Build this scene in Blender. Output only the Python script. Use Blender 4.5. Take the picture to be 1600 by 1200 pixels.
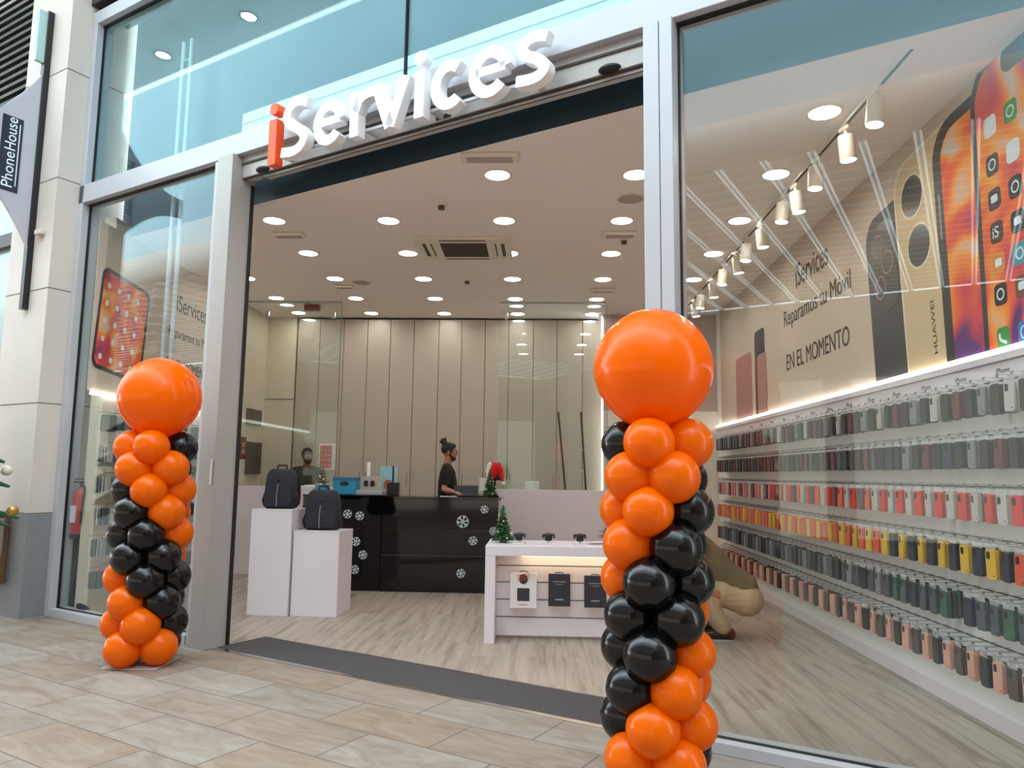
import bpy, bmesh, math, random
from mathutils import Vector, Matrix
random.seed(7)
for o in list(bpy.data.objects): bpy.data.objects.remove(o)
SC = bpy.context.scene
COL = SC.collection
PI = math.pi
R = math.radians

# ------------------------------------------------------------------ camera
CAMH = 1.4
FPX = 1173.0
up_ = Vector((129, 9800, -1173)).normalized()          # zenith in camera axes (right, up, back)
fy = Vector((45, -141, -1173)); fy = (fy - fy.dot(up_) * up_).normalized()
fx = fy.cross(up_).normalized()
rot = Matrix((fx, fy, up_))                            # rows: world X, Y, Z expressed in camera axes
cam = bpy.data.cameras.new('camera'); co = bpy.data.objects.new('camera', cam); COL.objects.link(co)
co.matrix_world = Matrix.Translation((0, 0, CAMH)) @ rot.to_4x4()
cam.sensor_fit = 'HORIZONTAL'; cam.sensor_width = 36; cam.lens = FPX / 1600 * 36
cam.clip_start = 0.05; cam.clip_end = 200
SC.camera = co
# ------------------------------------------------------------------ exposure
SC.view_settings.view_transform = 'Standard'; SC.view_settings.look = 'None'
SC.view_settings.exposure = 0.5; SC.view_settings.gamma = 1; SC.view_settings.use_curve_mapping = False
# ------------------------------------------------------------------ sky
SKY = 5.6
w = bpy.data.worlds.new('sky'); SC.world = w; w.use_nodes = True
nt = w.node_tree; nt.nodes.clear()
wo = nt.nodes.new('ShaderNodeOutputWorld'); bg = nt.nodes.new('ShaderNodeBackground')
tc = nt.nodes.new('ShaderNodeTexCoord'); nz = nt.nodes.new('ShaderNodeTexNoise'); cr = nt.nodes.new('ShaderNodeValToRGB')
nz.inputs['Scale'].default_value = 1.6; nz.inputs['Detail'].default_value = 3
cr.color_ramp.elements[0].position = 0.35; cr.color_ramp.elements[0].color = (.70, .79, .86, 1)
cr.color_ramp.elements[1].position = 0.70; cr.color_ramp.elements[1].color = (.95, .97, 1, 1)
nt.links.new(tc.outputs['Generated'], nz.inputs['Vector']); nt.links.new(nz.outputs['Fac'], cr.inputs['Fac'])
nt.links.new(cr.outputs['Color'], bg.inputs['Color']); bg.inputs['Strength'].default_value = SKY
nt.links.new(bg.outputs[0], wo.inputs[0])
LAMP = 25.0          # radiance of the shop's recessed downlights

# ------------------------------------------------------------------ facade frame (u along the facade, off into the shop, z up)
FO = Vector((-2.564, 6.048, 0)); FA = R(-29.13)
FU = Vector((math.cos(FA), math.sin(FA), 0)); FN = Vector((-math.sin(FA), math.cos(FA), 0))
def W(u, off, z=0): return FO + FU * u + FN * off + Vector((0, 0, z))
def px_floor(px, py, z=0):
    d = rot @ Vector((px - 800, 600 - py, -FPX)); t = (z - CAMH) / d.z
    return Vector((d.x * t, d.y * t, z))
def on_x(px, py, x):
    d = rot @ Vector((px - 800, 600 - py, -FPX)); t = x / d.x
    return Vector((x, d.y * t, CAMH + d.z * t))
def on_y(px, py, y):
    d = rot @ Vector((px - 800, 600 - py, -FPX)); t = y / d.y
    return Vector((d.x * t, y, CAMH + d.z * t))
def to_px(p):
    c = rot.transposed() @ (Vector(p) - Vector((0, 0, CAMH)))
    return (800 + FPX * c.x / -c.z, 600 - FPX * c.y / -c.z)

# ------------------------------------------------------------------ materials
def s2l(c):
    return tuple((x / 12.92 if x <= .04045 else ((x + .055) / 1.055) ** 2.4) for x in c)
def rgb(r, g, b): return s2l((r / 255, g / 255, b / 255)) + (1,)
MATS = {}
def mat(name, col, rough=.5, metal=0, spec=.5, noise=0, nscale=8, bump=0, bscale=40, coat=0, trans=0, emit=0, stretch=(1, 1, 1), sss=0):
    if name in MATS: return MATS[name]
    m = bpy.data.materials.new(name); m.use_nodes = True; t = m.node_tree; b = t.nodes['Principled BSDF']
    b.inputs['Base Color'].default_value = col; b.inputs['Roughness'].default_value = rough; b.inputs['Metallic'].default_value = metal
    b.inputs['Specular IOR Level'].default_value = spec; b.inputs['Coat Weight'].default_value = coat; b.inputs['Transmission Weight'].default_value = trans
    b.inputs['Coat Roughness'].default_value = .05
    if sss: b.inputs['Subsurface Weight'].default_value = sss; b.inputs['Subsurface Radius'].default_value = (.03, .01, .004)
    if emit: b.inputs['Emission Color'].default_value = col; b.inputs['Emission Strength'].default_value = emit
    tcn = t.nodes.new('ShaderNodeTexCoord'); mp = t.nodes.new('ShaderNodeMapping'); mp.inputs['Scale'].default_value = stretch
    t.links.new(tcn.outputs['Object'], mp.inputs['Vector'])
    if noise:
        n = t.nodes.new('ShaderNodeTexNoise'); n.inputs['Scale'].default_value = nscale; n.inputs['Detail'].default_value = 4
        t.links.new(mp.outputs[0], n.inputs['Vector'])
        mx = t.nodes.new('ShaderNodeMix'); mx.data_type = 'RGBA'; mx.blend_type = 'MIX'
        mx.inputs[6].default_value = tuple(max(0, x * (1 - noise)) for x in col[:3]) + (1,)
        mx.inputs[7].default_value = tuple(min(1, x * (1 + noise)) for x in col[:3]) + (1,)
        t.links.new(n.outputs['Fac'], mx.inputs[0]); t.links.new(mx.outputs[2], b.inputs['Base Color'])
    if bump:
        n2 = t.nodes.new('ShaderNodeTexNoise'); n2.inputs['Scale'].default_value = bscale; n2.inputs['Detail'].default_value = 3
        t.links.new(mp.outputs[0], n2.inputs['Vector'])
        bp = t.nodes.new('ShaderNodeBump'); bp.inputs['Strength'].default_value = bump; bp.inputs['Distance'].default_value = .01
        t.links.new(n2.outputs['Fac'], bp.inputs['Height']); t.links.new(bp.outputs[0], b.inputs['Normal'])
    MATS[name] = m; return m
def emat(name, col, s):
    m = bpy.data.materials.new(name); m.use_nodes = True; t = m.node_tree; t.nodes.clear()
    e = t.nodes.new('ShaderNodeEmission'); e.inputs[0].default_value = col; e.inputs[1].default_value = s
    o = t.nodes.new('ShaderNodeOutputMaterial'); t.links.new(e.outputs[0], o.inputs[0]); return m
def glassmat(name, tint, ior=1.5, gain=1.0):
    m = bpy.data.materials.new(name); m.use_nodes = True; t = m.node_tree; t.nodes.clear()
    o = t.nodes.new('ShaderNodeOutputMaterial'); mix = t.nodes.new('ShaderNodeMixShader')
    tr = t.nodes.new('ShaderNodeBsdfTransparent'); tr.inputs[0].default_value = tint
    gl = t.nodes.new('ShaderNodeBsdfGlossy'); gl.inputs['Roughness'].default_value = 0.0; gl.inputs[0].default_value = (.78, .96, 1, 1)
    fr = t.nodes.new('ShaderNodeFresnel'); fr.inputs['IOR'].default_value = ior
    ml = t.nodes.new('ShaderNodeMath'); ml.operation = 'MULTIPLY'; ml.inputs[1].default_value = gain
    ge = t.nodes.new('ShaderNodeNewGeometry'); mr = t.nodes.new('ShaderNodeMapRange')      # leaving the pane: same reflectance as entering
    mr.inputs['To Min'].default_value = ior; mr.inputs['To Max'].default_value = 1 / ior
    t.links.new(ge.outputs['Backfacing'], mr.inputs['Value']); t.links.new(mr.outputs[0], fr.inputs['IOR'])
    t.links.new(fr.outputs[0], ml.inputs[0]); t.links.new(ml.outputs[0], mix.inputs[0]); t.links.new(tr.outputs[0], mix.inputs[1]); t.links.new(gl.outputs[0], mix.inputs[2])
    t.links.new(mix.outputs[0], o.inputs[0]); return m

def pave_mat():
    m = bpy.data.materials.new('stone_paving'); m.use_nodes = True; t = m.node_tree; b = t.nodes['Principled BSDF']
    L = t.links.new; N = t.nodes.new
    tcn = N('ShaderNodeTexCoord')
    br = N('ShaderNodeTexBrick'); br.offset = .5; br.inputs['Scale'].default_value = 1
    br.inputs['Brick Width'].default_value = .78; br.inputs['Row Height'].default_value = .40; br.inputs['Mortar Size'].default_value = .0065
    br.inputs['Mortar Smooth'].default_value = .3; br.inputs['Bias'].default_value = -.1
    br.inputs['Color1'].default_value = (0, 0, 0, 1); br.inputs['Color2'].default_value = (1, 1, 1, 1); br.inputs['Mortar'].default_value = (.5, .5, .5, 1)
    L(tcn.outputs['Object'], br.inputs['Vector'])
    cr = N('ShaderNodeValToRGB'); e = cr.color_ramp.elements
    e[0].position = 0; e[0].color = rgb(168, 153, 139); e[1].position = 1; e[1].color = rgb(160, 160, 157)
    for p, c in ((.3, rgb(168, 160, 152)), (.5, rgb(176, 171, 165)), (.75, rgb(165, 150, 137))):
        x = e.new(p); x.color = c
    L(br.outputs['Color'], cr.inputs['Fac'])
    mp = N('ShaderNodeMapping'); mp.inputs['Scale'].default_value = (1, 3.2, 1); mp.inputs['Rotation'].default_value = (0, 0, .35)
    L(tcn.outputs['Object'], mp.inputs['Vector'])
    n = N('ShaderNodeTexNoise'); n.inputs['Scale'].default_value = 2.3; n.inputs['Detail'].default_value = 7; n.inputs['Roughness'].default_value = .62; n.inputs['Distortion'].default_value = 1.2
    L(mp.outputs[0], n.inputs['Vector'])
    cr2 = N('ShaderNodeValToRGB'); f = cr2.color_ramp.elements
    f[0].position = .32; f[0].color = rgb(176, 160, 146); f[1].position = .68; f[1].color = rgb(226, 225, 222)
    x = f.new(.5); x.color = rgb(206, 197, 187)
    L(n.outputs['Fac'], cr2.inputs['Fac'])
    mx = N('ShaderNodeMix'); mx.data_type = 'RGBA'; mx.blend_type = 'MULTIPLY'; mx.inputs[0].default_value = .85
    L(cr.outputs[0], mx.inputs[6]); L(cr2.outputs[0], mx.inputs[7])
    mx2 = N('ShaderNodeMix'); mx2.data_type = 'RGBA'; mx2.inputs[7].default_value = rgb(92, 80, 70)
    mk = N('ShaderNodeMath'); mk.operation = 'MULTIPLY'; mk.inputs[1].default_value = .85
    L(br.outputs['Fac'], mk.inputs[0]); L(mk.outputs[0], mx2.inputs[0]); L(mx.outputs[2], mx2.inputs[6]); L(mx2.outputs[2], b.inputs['Base Color'])
    b.inputs['Roughness'].default_value = .62
    bp = N('ShaderNodeBump'); bp.inputs['Strength'].default_value = .25; bp.inputs['Distance'].default_value = .01
    L(n.outputs['Fac'], bp.inputs['Height']); L(bp.outputs[0], b.inputs['Normal'])
    return m
def plank_mat():
    m = bpy.data.materials.new('grey_oak_planks'); m.use_nodes = True; t = m.node_tree; b = t.nodes['Principled BSDF']
    L = t.links.new; N = t.nodes.new
    tcn = N('ShaderNodeTexCoord'); mr = N('ShaderNodeMapping'); mr.inputs['Rotation'].default_value = (0, 0, PI / 2)
    L(tcn.outputs['Object'], mr.inputs['Vector'])
    br = N('ShaderNodeTexBrick'); br.offset = .37; br.inputs['Scale'].default_value = 1
    br.inputs['Brick Width'].default_value = 1.2; br.inputs['Row Height'].default_value = .18; br.inputs['Mortar Size'].default_value = .0012
    br.inputs['Color1'].default_value = (0, 0, 0, 1); br.inputs['Color2'].default_value = (1, 1, 1, 1); br.inputs['Mortar'].default_value = (.4, .4, .4, 1)
    L(mr.outputs[0], br.inputs['Vector'])
    add = N('ShaderNodeVectorMath'); add.operation = 'MULTIPLY_ADD'; add.inputs[1].default_value = (1, 1, 1)
    sc = N('ShaderNodeVectorMath'); sc.operation = 'SCALE'; sc.inputs['Scale'].default_value = 7.0
    L(br.outputs['Color'], sc.inputs[0]); L(tcn.outputs['Object'], add.inputs[0]); L(sc.outputs[0], add.inputs[2])
    mp = N('ShaderNodeMapping'); mp.inputs['Scale'].default_value = (15, .9, 1)
    L(add.outputs[0], mp.inputs['Vector'])
    n = N('ShaderNodeTexNoise'); n.inputs['Scale'].default_value = 1.0; n.inputs['Detail'].default_value = 6; n.inputs['Roughness'].default_value = .6; n.inputs['Distortion'].default_value = .12
    L(mp.outputs[0], n.inputs['Vector'])
    cr = N('ShaderNodeValToRGB'); e = cr.color_ramp.elements
    e[0].position = .33; e[0].color = rgb(134, 120, 107); e[1].position = .66; e[1].color = rgb(178, 165, 152)
    x = e.new(.48); x.color = rgb(164, 150, 137)
    L(n.outputs['Fac'], cr.inputs['Fac'])
    mx = N('ShaderNodeMix'); mx.data_type = 'RGBA'; mx.inputs[7].default_value = rgb(120, 104, 88)
    L(br.outputs['Fac'], mx.inputs[0]); L(cr.outputs[0], mx.inputs[6]); L(mx.outputs[2], b.inputs['Base Color'])
    b.inputs['Roughness'].default_value = .42; b.inputs['Specular IOR Level'].default_value = .35
    return m
def panel_ceiling_mat():
    m = bpy.data.materials.new('gallery_ceiling_panels'); m.use_nodes = True; t = m.node_tree; b = t.nodes['Principled BSDF']
    L = t.links.new; N = t.nodes.new
    tcn = N('ShaderNodeTexCoord'); br = N('ShaderNodeTexBrick'); br.offset = 0; br.inputs['Scale'].default_value = 1
    br.inputs['Brick Width'].default_value = .585; br.inputs['Row Height'].default_value = .45; br.inputs['Mortar Size'].default_value = .02
    br.inputs['Color1'].default_value = (0, 0, 0, 1); br.inputs['Color2'].default_value = (1, 1, 1, 1); br.inputs['Mortar'].default_value = (.55, .55, .55, 1)
    L(tcn.outputs['Object'], br.inputs['Vector'])
    cr = N('ShaderNodeValToRGB'); cr.color_ramp.interpolation = 'CONSTANT'; e = cr.color_ramp.elements
    e[0].position = 0; e[0].color = rgb(176, 166, 142); e[1].position = .85; e[1].color = rgb(222, 140, 90)
    for p, c in ((.25, rgb(184, 176, 154)), (.7, rgb(222, 172, 120))):
        x = e.new(p); x.color = c
    L(br.outputs['Color'], cr.inputs['Fac']); L(cr.outputs[0], b.inputs['Base Color']); b.inputs['Roughness'].default_value = .7
    return m

M = dict(
    alu=mat('pale_aluminium', rgb(190, 192, 198), .38, .15, noise=.03, nscale=3),
    alu_dark=mat('brushed_aluminium', rgb(176, 172, 168), .36, .15, noise=.05, nscale=4, stretch=(1, 1, .1)),
    steel=mat('stainless_steel', rgb(190, 190, 192), .25, 1),
    gasket=mat('black_rubber', rgb(22, 22, 26), .6),
    white=mat('white_laminate', rgb(230, 222, 228), .35, noise=.01),
    white_wall=mat('white_plaster', rgb(226, 216, 203), .8, noise=.015, nscale=2),
    ceil=mat('ceiling_plaster', rgb(240, 229, 221), .85, noise=.01, nscale=1.5),
    beige=mat('beige_wall_paint', rgb(216, 203, 184), .75, noise=.02, nscale=2),
    mauve=mat('mauve_grey_wall_paint', rgb(178, 158, 152), .8, noise=.02, nscale=2),
    cab=mat('cream_cabinet_lacquer', rgb(188, 178, 164), .3, noise=.015, nscale=2),
    gap=mat('dark_joint', rgb(70, 62, 56), .7),
    bulk=mat('dark_blue_painted_board', rgb(46, 62, 74), .35, noise=.1, nscale=1),
    stone=mat('cream_stone', rgb(208, 198, 189), .6, noise=.05, nscale=3, bump=.1),
    stone_joint=mat('stone_joint', rgb(120, 108, 98), .8),
    bluestone=mat('blue_grey_stone', rgb(128, 130, 134), .6, noise=.15, nscale=9, bump=.15, bscale=60),
    mat_=mat('dark_entrance_carpet', rgb(74, 70, 72), .95, noise=.45, nscale=160, bump=.4, bscale=220),
    black_gloss=mat('black_gloss_acrylic', rgb(10, 10, 13), .06, spec=.5, noise=.05),
    black=mat('black_plastic', rgb(20, 20, 22), .35),
    black_matt=mat('black_cloth', rgb(20, 19, 21), .85, bump=.2, bscale=200),
    bag=mat('charcoal_backpack_fabric', rgb(40, 40, 52), .8, noise=.15, nscale=30, bump=.25, bscale=300),
    bag_trim=mat('black_webbing', rgb(26, 26, 30), .7),
    orange=mat('orange_latex', (1.0, .175, .0, 1), .17, spec=.3),
    black_latex=mat('black_latex', rgb(8, 8, 11), .17, spec=.42),
    sign_white=mat('white_sign_acrylic', rgb(246, 246, 250), .4),
    sign_orange=mat('orange_sign_acrylic', rgb(240, 84, 28), .4),
    sticker=mat('white_vinyl', rgb(226, 240, 246), .5),
    red=mat('red_paint', rgb(190, 30, 30), .35),
    felt=mat('red_felt', rgb(214, 26, 30), .9, bump=.3, bscale=150),
    fur=mat('white_fluff', rgb(240, 238, 236), .95, bump=.8, bscale=180),
    green=mat('artificial_fir_green', rgb(40, 86, 50), .7, noise=.4, nscale=60),
    bauble=mat('pearl_bauble', rgb(232, 226, 208), .25),
    gold=mat('gold_tinsel', rgb(196, 160, 80), .3, .6),
    blue=mat('bright_blue_card', rgb(40, 150, 190), .5),
    teal=mat('pale_blue_leaflet', rgb(150, 200, 214), .6),
    darkbox=mat('dark_box_card', rgb(48, 47, 54), .55),
    whitebox=mat('white_box_card', rgb(232, 226, 226), .5),
    greyink=mat('grey_print', rgb(150, 150, 156), .6),
    ink=mat('dark_print', rgb(58, 54, 52), .6),
    skin=mat('light_brown_skin', rgb(176, 122, 92), .5, sss=.1, noise=.06, nscale=20),
    skin2=mat('brown_skin', rgb(140, 98, 78), .5, sss=.1, noise=.06, nscale=20),
    hair=mat('black_hair', rgb(24, 20, 19), .6, bump=.6, bscale=120),
    eye=mat('eye_white', rgb(225, 220, 215), .2),
    iris=mat('dark_iris', rgb(30, 20, 15), .2),
    shirt=mat('black_cotton', rgb(20, 19, 22), .85, noise=.2, nscale=15, bump=.3, bscale=12),
    shirt2=mat('dark_brown_cotton', rgb(52, 44, 38), .85, noise=.2, nscale=15, bump=.3, bscale=12),
    olive=mat('olive_cotton', rgb(112, 104, 78), .9, noise=.2, nscale=12, bump=.5, bscale=14),
    khaki=mat('khaki_cotton', rgb(190, 165, 132), .9, noise=.1, nscale=12, bump=.5, bscale=14),
    jeans=mat('dark_trousers', rgb(36, 36, 42), .85, noise=.2, nscale=15),
    shoe=mat('dark_brown_leather', rgb(52, 30, 28), .45),
    sole=mat('pale_rubber_sole', rgb(190, 180, 165), .7),
    grille=mat('dark_grille', rgb(88, 74, 64), .7),
    lampcan=mat('white_lamp_metal', rgb(226, 216, 200), .4),
    clear=None,
    exit=mat('dark_red_plastic', rgb(120, 34, 28), .4),
    banner=mat('pale_lilac_banner', rgb(178, 178, 188), .5),
    navy=mat('navy_plate', rgb(34, 36, 52), .4),
    brown=mat('brown_wood', rgb(110, 84, 62), .6, noise=.3, nscale=12, stretch=(1, 1, 6)),
    opp=mat('opposite_wall_stone', rgb(150, 140, 128), .8, noise=.1, nscale=1),
    opp_glow=emat('added_opposite_glow', (1.0, .86, .70, 1), 1.0),  # glow added to light the gallery ceiling from across the walkway
    louver=mat('dark_louvre_metal', rgb(62, 58, 56), .5, .3),
    nb_glass=mat('pale_teal_glazing', rgb(168, 194, 194), .15),
    pave=pave_mat(), plank=plank_mat(), gal=panel_ceiling_mat(),
    glass=glassmat('shopfront_glass', (.965, .985, .98, 1), 1.52, 1.05),
    cglass=glassmat('coated_upper_glass', (.86, .96, .96, 1), 1.52, 1.0),
    pglass=glassmat('partition_glass', (.95, .98, .965, 1), 1.5, .9),
    disc=emat('downlight_glow', (1.0, .95, .87, 1), LAMP),
    track_disc=emat('spot_glow', (1.0, .90, .74, 1), LAMP * .9),
    strip=emat('led_strip_glow', (1.0, .93, .84, 1), 4.5),
    warm=emat('warm_led_glow', (1.0, .78, .45, 1), 9),
    out_disc=emat('soffit_lamp_glow', (1.0, .95, .88, 1), 60),
)
def clearmat():
    m = bpy.data.materials.new('clear_blister'); m.use_nodes = True; t = m.node_tree; t.nodes.clear()
    o = t.nodes.new('ShaderNodeOutputMaterial'); mix = t.nodes.new('ShaderNodeMixShader'); mix.inputs[0].default_value = .35
    tr = t.nodes.new('ShaderNodeBsdfTransparent'); p = t.nodes.new('ShaderNodeBsdfPrincipled')
    p.inputs['Base Color'].default_value = (.7, .7, .68, 1); p.inputs['Roughness'].default_value = .15
    t.links.new(tr.outputs[0], mix.inputs[1]); t.links.new(p.outputs[0], mix.inputs[2]); t.links.new(mix.outputs[0], o.inputs[0]); return m
M['clear'] = clearmat()
def canopymat():
    m = bpy.data.materials.new('translucent_canopy_sheet'); m.use_nodes = True; t = m.node_tree; t.nodes.clear()
    o = t.nodes.new('ShaderNodeOutputMaterial'); mix = t.nodes.new('ShaderNodeMixShader'); mix.inputs[0].default_value = .45
    a = t.nodes.new('ShaderNodeBsdfTranslucent'); a.inputs[0].default_value = (.85, .92, .92, 1); d = t.nodes.new('ShaderNodeBsdfDiffuse'); d.inputs[0].default_value = (.85, .88, .88, 1)
    t.links.new(a.outputs[0], mix.inputs[1]); t.links.new(d.outputs[0], mix.inputs[2]); t.links.new(mix.outputs[0], o.inputs[0]); return m
M['canopy'] = canopymat()

def thin(m, k):                     # thin skin that lets some light through
    t = m.node_tree; b_ = t.nodes['Principled BSDF']; o = [n for n in t.nodes if n.type == 'OUTPUT_MATERIAL'][0]
    mix = t.nodes.new('ShaderNodeMixShader'); mix.inputs[0].default_value = k; tl = t.nodes.new('ShaderNodeBsdfTranslucent')
    tl.inputs[0].default_value = (1.0, .20, .0, 1); t.links.new(b_.outputs[0], mix.inputs[1]); t.links.new(tl.outputs[0], mix.inputs[2]); t.links.new(mix.outputs[0], o.inputs[0])
thin(M['orange'], .3)
# ------------------------------------------------------------------ mesh helpers
class MB:
    def __init__(s): s.bm = bmesh.new()
    def box(s, x0, y0, z0, x1, y1, z1, bev=0, mtx=None):
        r = bmesh.ops.create_cube(s.bm, size=1)
        vs = r['verts']
        sx, sy, sz = abs(x1 - x0), abs(y1 - y0), abs(z1 - z0)
        for v in vs: v.co = Vector(((x0 + x1) / 2 + v.co.x * sx, (y0 + y1) / 2 + v.co.y * sy, (z0 + z1) / 2 + v.co.z * sz))
        if bev:
            es = list({e for v in vs for e in v.link_edges})
            rr = bmesh.ops.bevel(s.bm, geom=es, offset=min(bev, .45 * min(sx, sy, sz)), segments=2, affect='EDGES', profile=.5)
            vs = [v for v in rr['verts']] 
            vs = list({v for f in rr['faces'] for v in f.verts} | {v for v in vs if v.is_valid})
        if mtx:
            for v in vs: v.co = mtx @ v.co
        return s
    def ring_loft(s, rings, close=True, caps=True):
        vr = [[s.bm.verts.new(p) for p in r] for r in rings]
        n = len(vr[0])
        for a, b in zip(vr, vr[1:]):
            for i in range(n if close else n - 1):
                j = (i + 1) % n
                s.bm.faces.new((a[i], a[j], b[j], b[i]))
        if caps:
            for r, fl in ((vr[0], True), (vr[-1], False)):
                try: s.bm.faces.new(r[::-1] if fl else r)
                except Exception: pass
        return s
    def loft(s, pts, radii, hint=(0, 1, 0), n=14, dome=True):
        """elliptic tube along pts; radii (a, b): a along the side axis, b along the hint-ish axis"""
        pts = [Vector(p) for p in pts]; rad = [(r, r) if not isinstance(r, (tuple, list)) else r for r in radii]
        rings = []
        N = len(pts)
        for i, p in enumerate(pts):
            t = (pts[min(i + 1, N - 1)] - pts[max(i - 1, 0)]).normalized()
            h = Vector(hint); h = h - h.dot(t) * t
            if h.length < 1e-3: h = Vector((1, 0, 0)) - t.x * t
            h.normalize(); sd = t.cross(h)
            def ring(c, k): return [c + sd * math.cos(2 * PI * q / n) * rad[i][0] * k + h * math.sin(2 * PI * q / n) * rad[i][1] * k for q in range(n)]
            m = min(rad[i])
            if i == 0 and dome:
                for a in (80, 55, 28): rings.append(ring(p - t * m * math.sin(R(a)), math.cos(R(a))))
            rings.append(ring(p, 1))
            if i == N - 1 and dome:
                for a in (28, 55, 80): rings.append(ring(p + t * m * math.sin(R(a)), math.cos(R(a))))
        return s.ring_loft(rings)
    def cyl(s, p0, p1, r0, r1=None, n=16):
        return s.loft([p0, p1], [r0, r0 if r1 is None else r1], hint=(.13, .31, .94), n=n, dome=False)
    def tube(s, pts, r, n=8): return s.loft(pts, [r] * len(pts), hint=(.13, .31, .94), n=n, dome=False)
    def ell(s, c, rx, ry, rz, mtx=None, seg=20, rings=14):
        r = bmesh.ops.create_uvsphere(s.bm, u_segments=seg, v_segments=rings, radius=1)
        c = Vector(c)
        for v in r['verts']:
            p = Vector((v.co.x * rx, v.co.y * ry, v.co.z * rz))
            v.co = (mtx @ p if mtx else p) + c
        return s
    def lathe(s, prof, c=(0, 0, 0), n=24):
        rings = [[Vector((c[0] + r * math.cos(2 * PI * i / n), c[1] + r * math.sin(2 * PI * i / n), c[2] + z)) for i in range(n)] for r, z in prof]
        return s.ring_loft(rings)
    def prism(s, poly, depth, mtx=None):
        """poly in local xy, extruded from z=0 to depth"""
        mtx = mtx or Matrix()
        a = [s.bm.verts.new(mtx @ Vector((x, y, 0))) for x, y in poly]
        b = [s.bm.verts.new(mtx @ Vector((x, y, depth))) for x, y in poly]
        n = len(poly)
        for i in range(n):
            j = (i + 1) % n; s.bm.faces.new((a[i], a[j], b[j], b[i]))
        fs = [s.bm.faces.new(a[::-1]), s.bm.faces.new(b)]
        bmesh.ops.triangulate(s.bm, faces=fs)
        return s
    def ribbon(s, pts, wd, depth, mtx=None):
        """flat stroke of constant width along 2-D pts, extruded"""
        mtx = mtx or Matrix(); L = []; Rr = []; n = len(pts); P = [Vector(p) for p in pts]
        for i in range(n):
            d0 = (P[i] - P[i - 1]).normalized() if i else (P[1] - P[0]).normalized()
            d1 = (P[i + 1] - P[i]).normalized() if i < n - 1 else d0
            d = (d0 + d1).normalized(); nn = Vector((-d.y, d.x)); k = 1 / max(.35, nn.dot(Vector((-d0.y, d0.x))))
            ww = wd[i] if isinstance(wd, (list, tuple)) else wd
            L.append(P[i] + nn * ww / 2 * k); Rr.append(P[i] - nn * ww / 2 * k)
        rings = []
        for l, r in zip(L, Rr):
            rings.append([mtx @ Vector((l.x, l.y, 0)), mtx @ Vector((r.x, r.y, 0)), mtx @ Vector((r.x, r.y, depth)), mtx @ Vector((l.x, l.y, depth))])
        return s.ring_loft(rings)
    def mesh(s, name, smooth=False, angle=40):
        bmesh.ops.recalc_face_normals(s.bm, faces=s.bm.faces)
        me = bpy.data.meshes.new(name); s.bm.to_mesh(me); s.bm.free()
        if smooth:
            for p in me.polygons: p.use_smooth = True
            try: me.set_sharp_from_angle(angle=R(angle))
            except Exception: pass
        return me
    def build(s, name, m, parent=None, smooth=False, loc=None, rz=None, label=None, angle=40):
        me = s.mesh(name, smooth, angle); me.materials.append(m)
        o = bpy.data.objects.new(name, me); COL.objects.link(o)
        if parent: o.parent = parent
        if loc is not None: o.location = loc
        if rz is not None: o.rotation_euler = (0, 0, rz)
        if label: o['label'] = label
        return o
def tag(o, label=None, cat=None, group=None, kind=None):
    if label: o['label'] = label
    if cat: o['category'] = cat
    if group: o['group'] = group
    if kind: o['kind'] = kind
    return o
def thing(name, label, cat, loc=(0, 0, 0), rz=0, group=None):
    o = bpy.data.objects.new(name, None); COL.objects.link(o); o.location = loc; o.rotation_euler = (0, 0, rz); o.empty_display_size = .1
    return tag(o, label, cat, group)
def struct(o): o['kind'] = 'structure'; return o
def kids(o): return [c for c in bpy.data.objects if c.parent == o]
def copy_tree(o, parent=None):
    c = o.copy(); COL.objects.link(c)
    if parent: c.parent = parent
    for ch in list(o.children): copy_tree(ch, c)
    return c
def fac(mb, name, m, parent=None, smooth=False, label=None):
    """mesh given in facade coordinates (u, off, z)"""
    if parent: return mb.build(name, m, parent, smooth, label=label)
    return mb.build(name, m, None, smooth, loc=FO, rz=FA, label=label)
def text(name, s, m, parent, mtx, height=None, width=None, ext=.001, offset=0.0, label=None, space=1.0):
    cu = bpy.data.curves.new(name, 'FONT'); cu.body = s; cu.size = 1; cu.extrude = 0; cu.offset = offset; cu.space_character = space
    to = bpy.data.objects.new(name, cu); COL.objects.link(to); bpy.context.view_layer.update()
    me = bpy.data.meshes.new_from_object(to.evaluated_get(bpy.context.evaluated_depsgraph_get()))
    bpy.data.objects.remove(to); bpy.data.curves.remove(cu)
    xs = [v.co.x for v in me.vertices]; ys = [v.co.y for v in me.vertices]
    x0, x1, y0, y1 = min(xs), max(xs), min(ys), max(ys)
    ky = (height / (y1 - y0)) if height else (width / (x1 - x0)); kx = (width / (x1 - x0)) if width else ky
    b0 = y0 if height else 0
    bm = bmesh.new(); bm.from_mesh(me); bpy.data.meshes.remove(me)
    bmesh.ops.remove_doubles(bm, verts=bm.verts, dist=1e-5)
    for v in bm.verts: v.co = Vector(((v.co.x - x0) * kx, (v.co.y - b0) * ky, 0))
    r = bmesh.ops.extrude_face_region(bm, geom=list(bm.faces))
    for g in r['geom']:
        if isinstance(g, bmesh.types.BMVert): g.co.z = ext
    for v in bm.verts: v.co = mtx @ v.co
    bmesh.ops.recalc_face_normals(bm, faces=bm.faces)
    me = bpy.data.meshes.new(name); bm.to_mesh(me); bm.free(); me.materials.append(m)
    o = bpy.data.objects.new(name, me); COL.objects.link(o)
    if parent: o.parent = parent
    if label: o['label'] = label
    return o
def rrect(x0, y0, x1, y1, r, n=6):
    p = []
    for cx, cy, a in ((x1 - r, y1 - r, 0), (x0 + r, y1 - r, 90), (x0 + r, y0 + r, 180), (x1 - r, y0 + r, 270)):
        for i in range(n + 1):
            t = R(a + 90 * i / n); p.append((cx + r * math.cos(t), cy + r * math.sin(t)))
    return p
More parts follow.
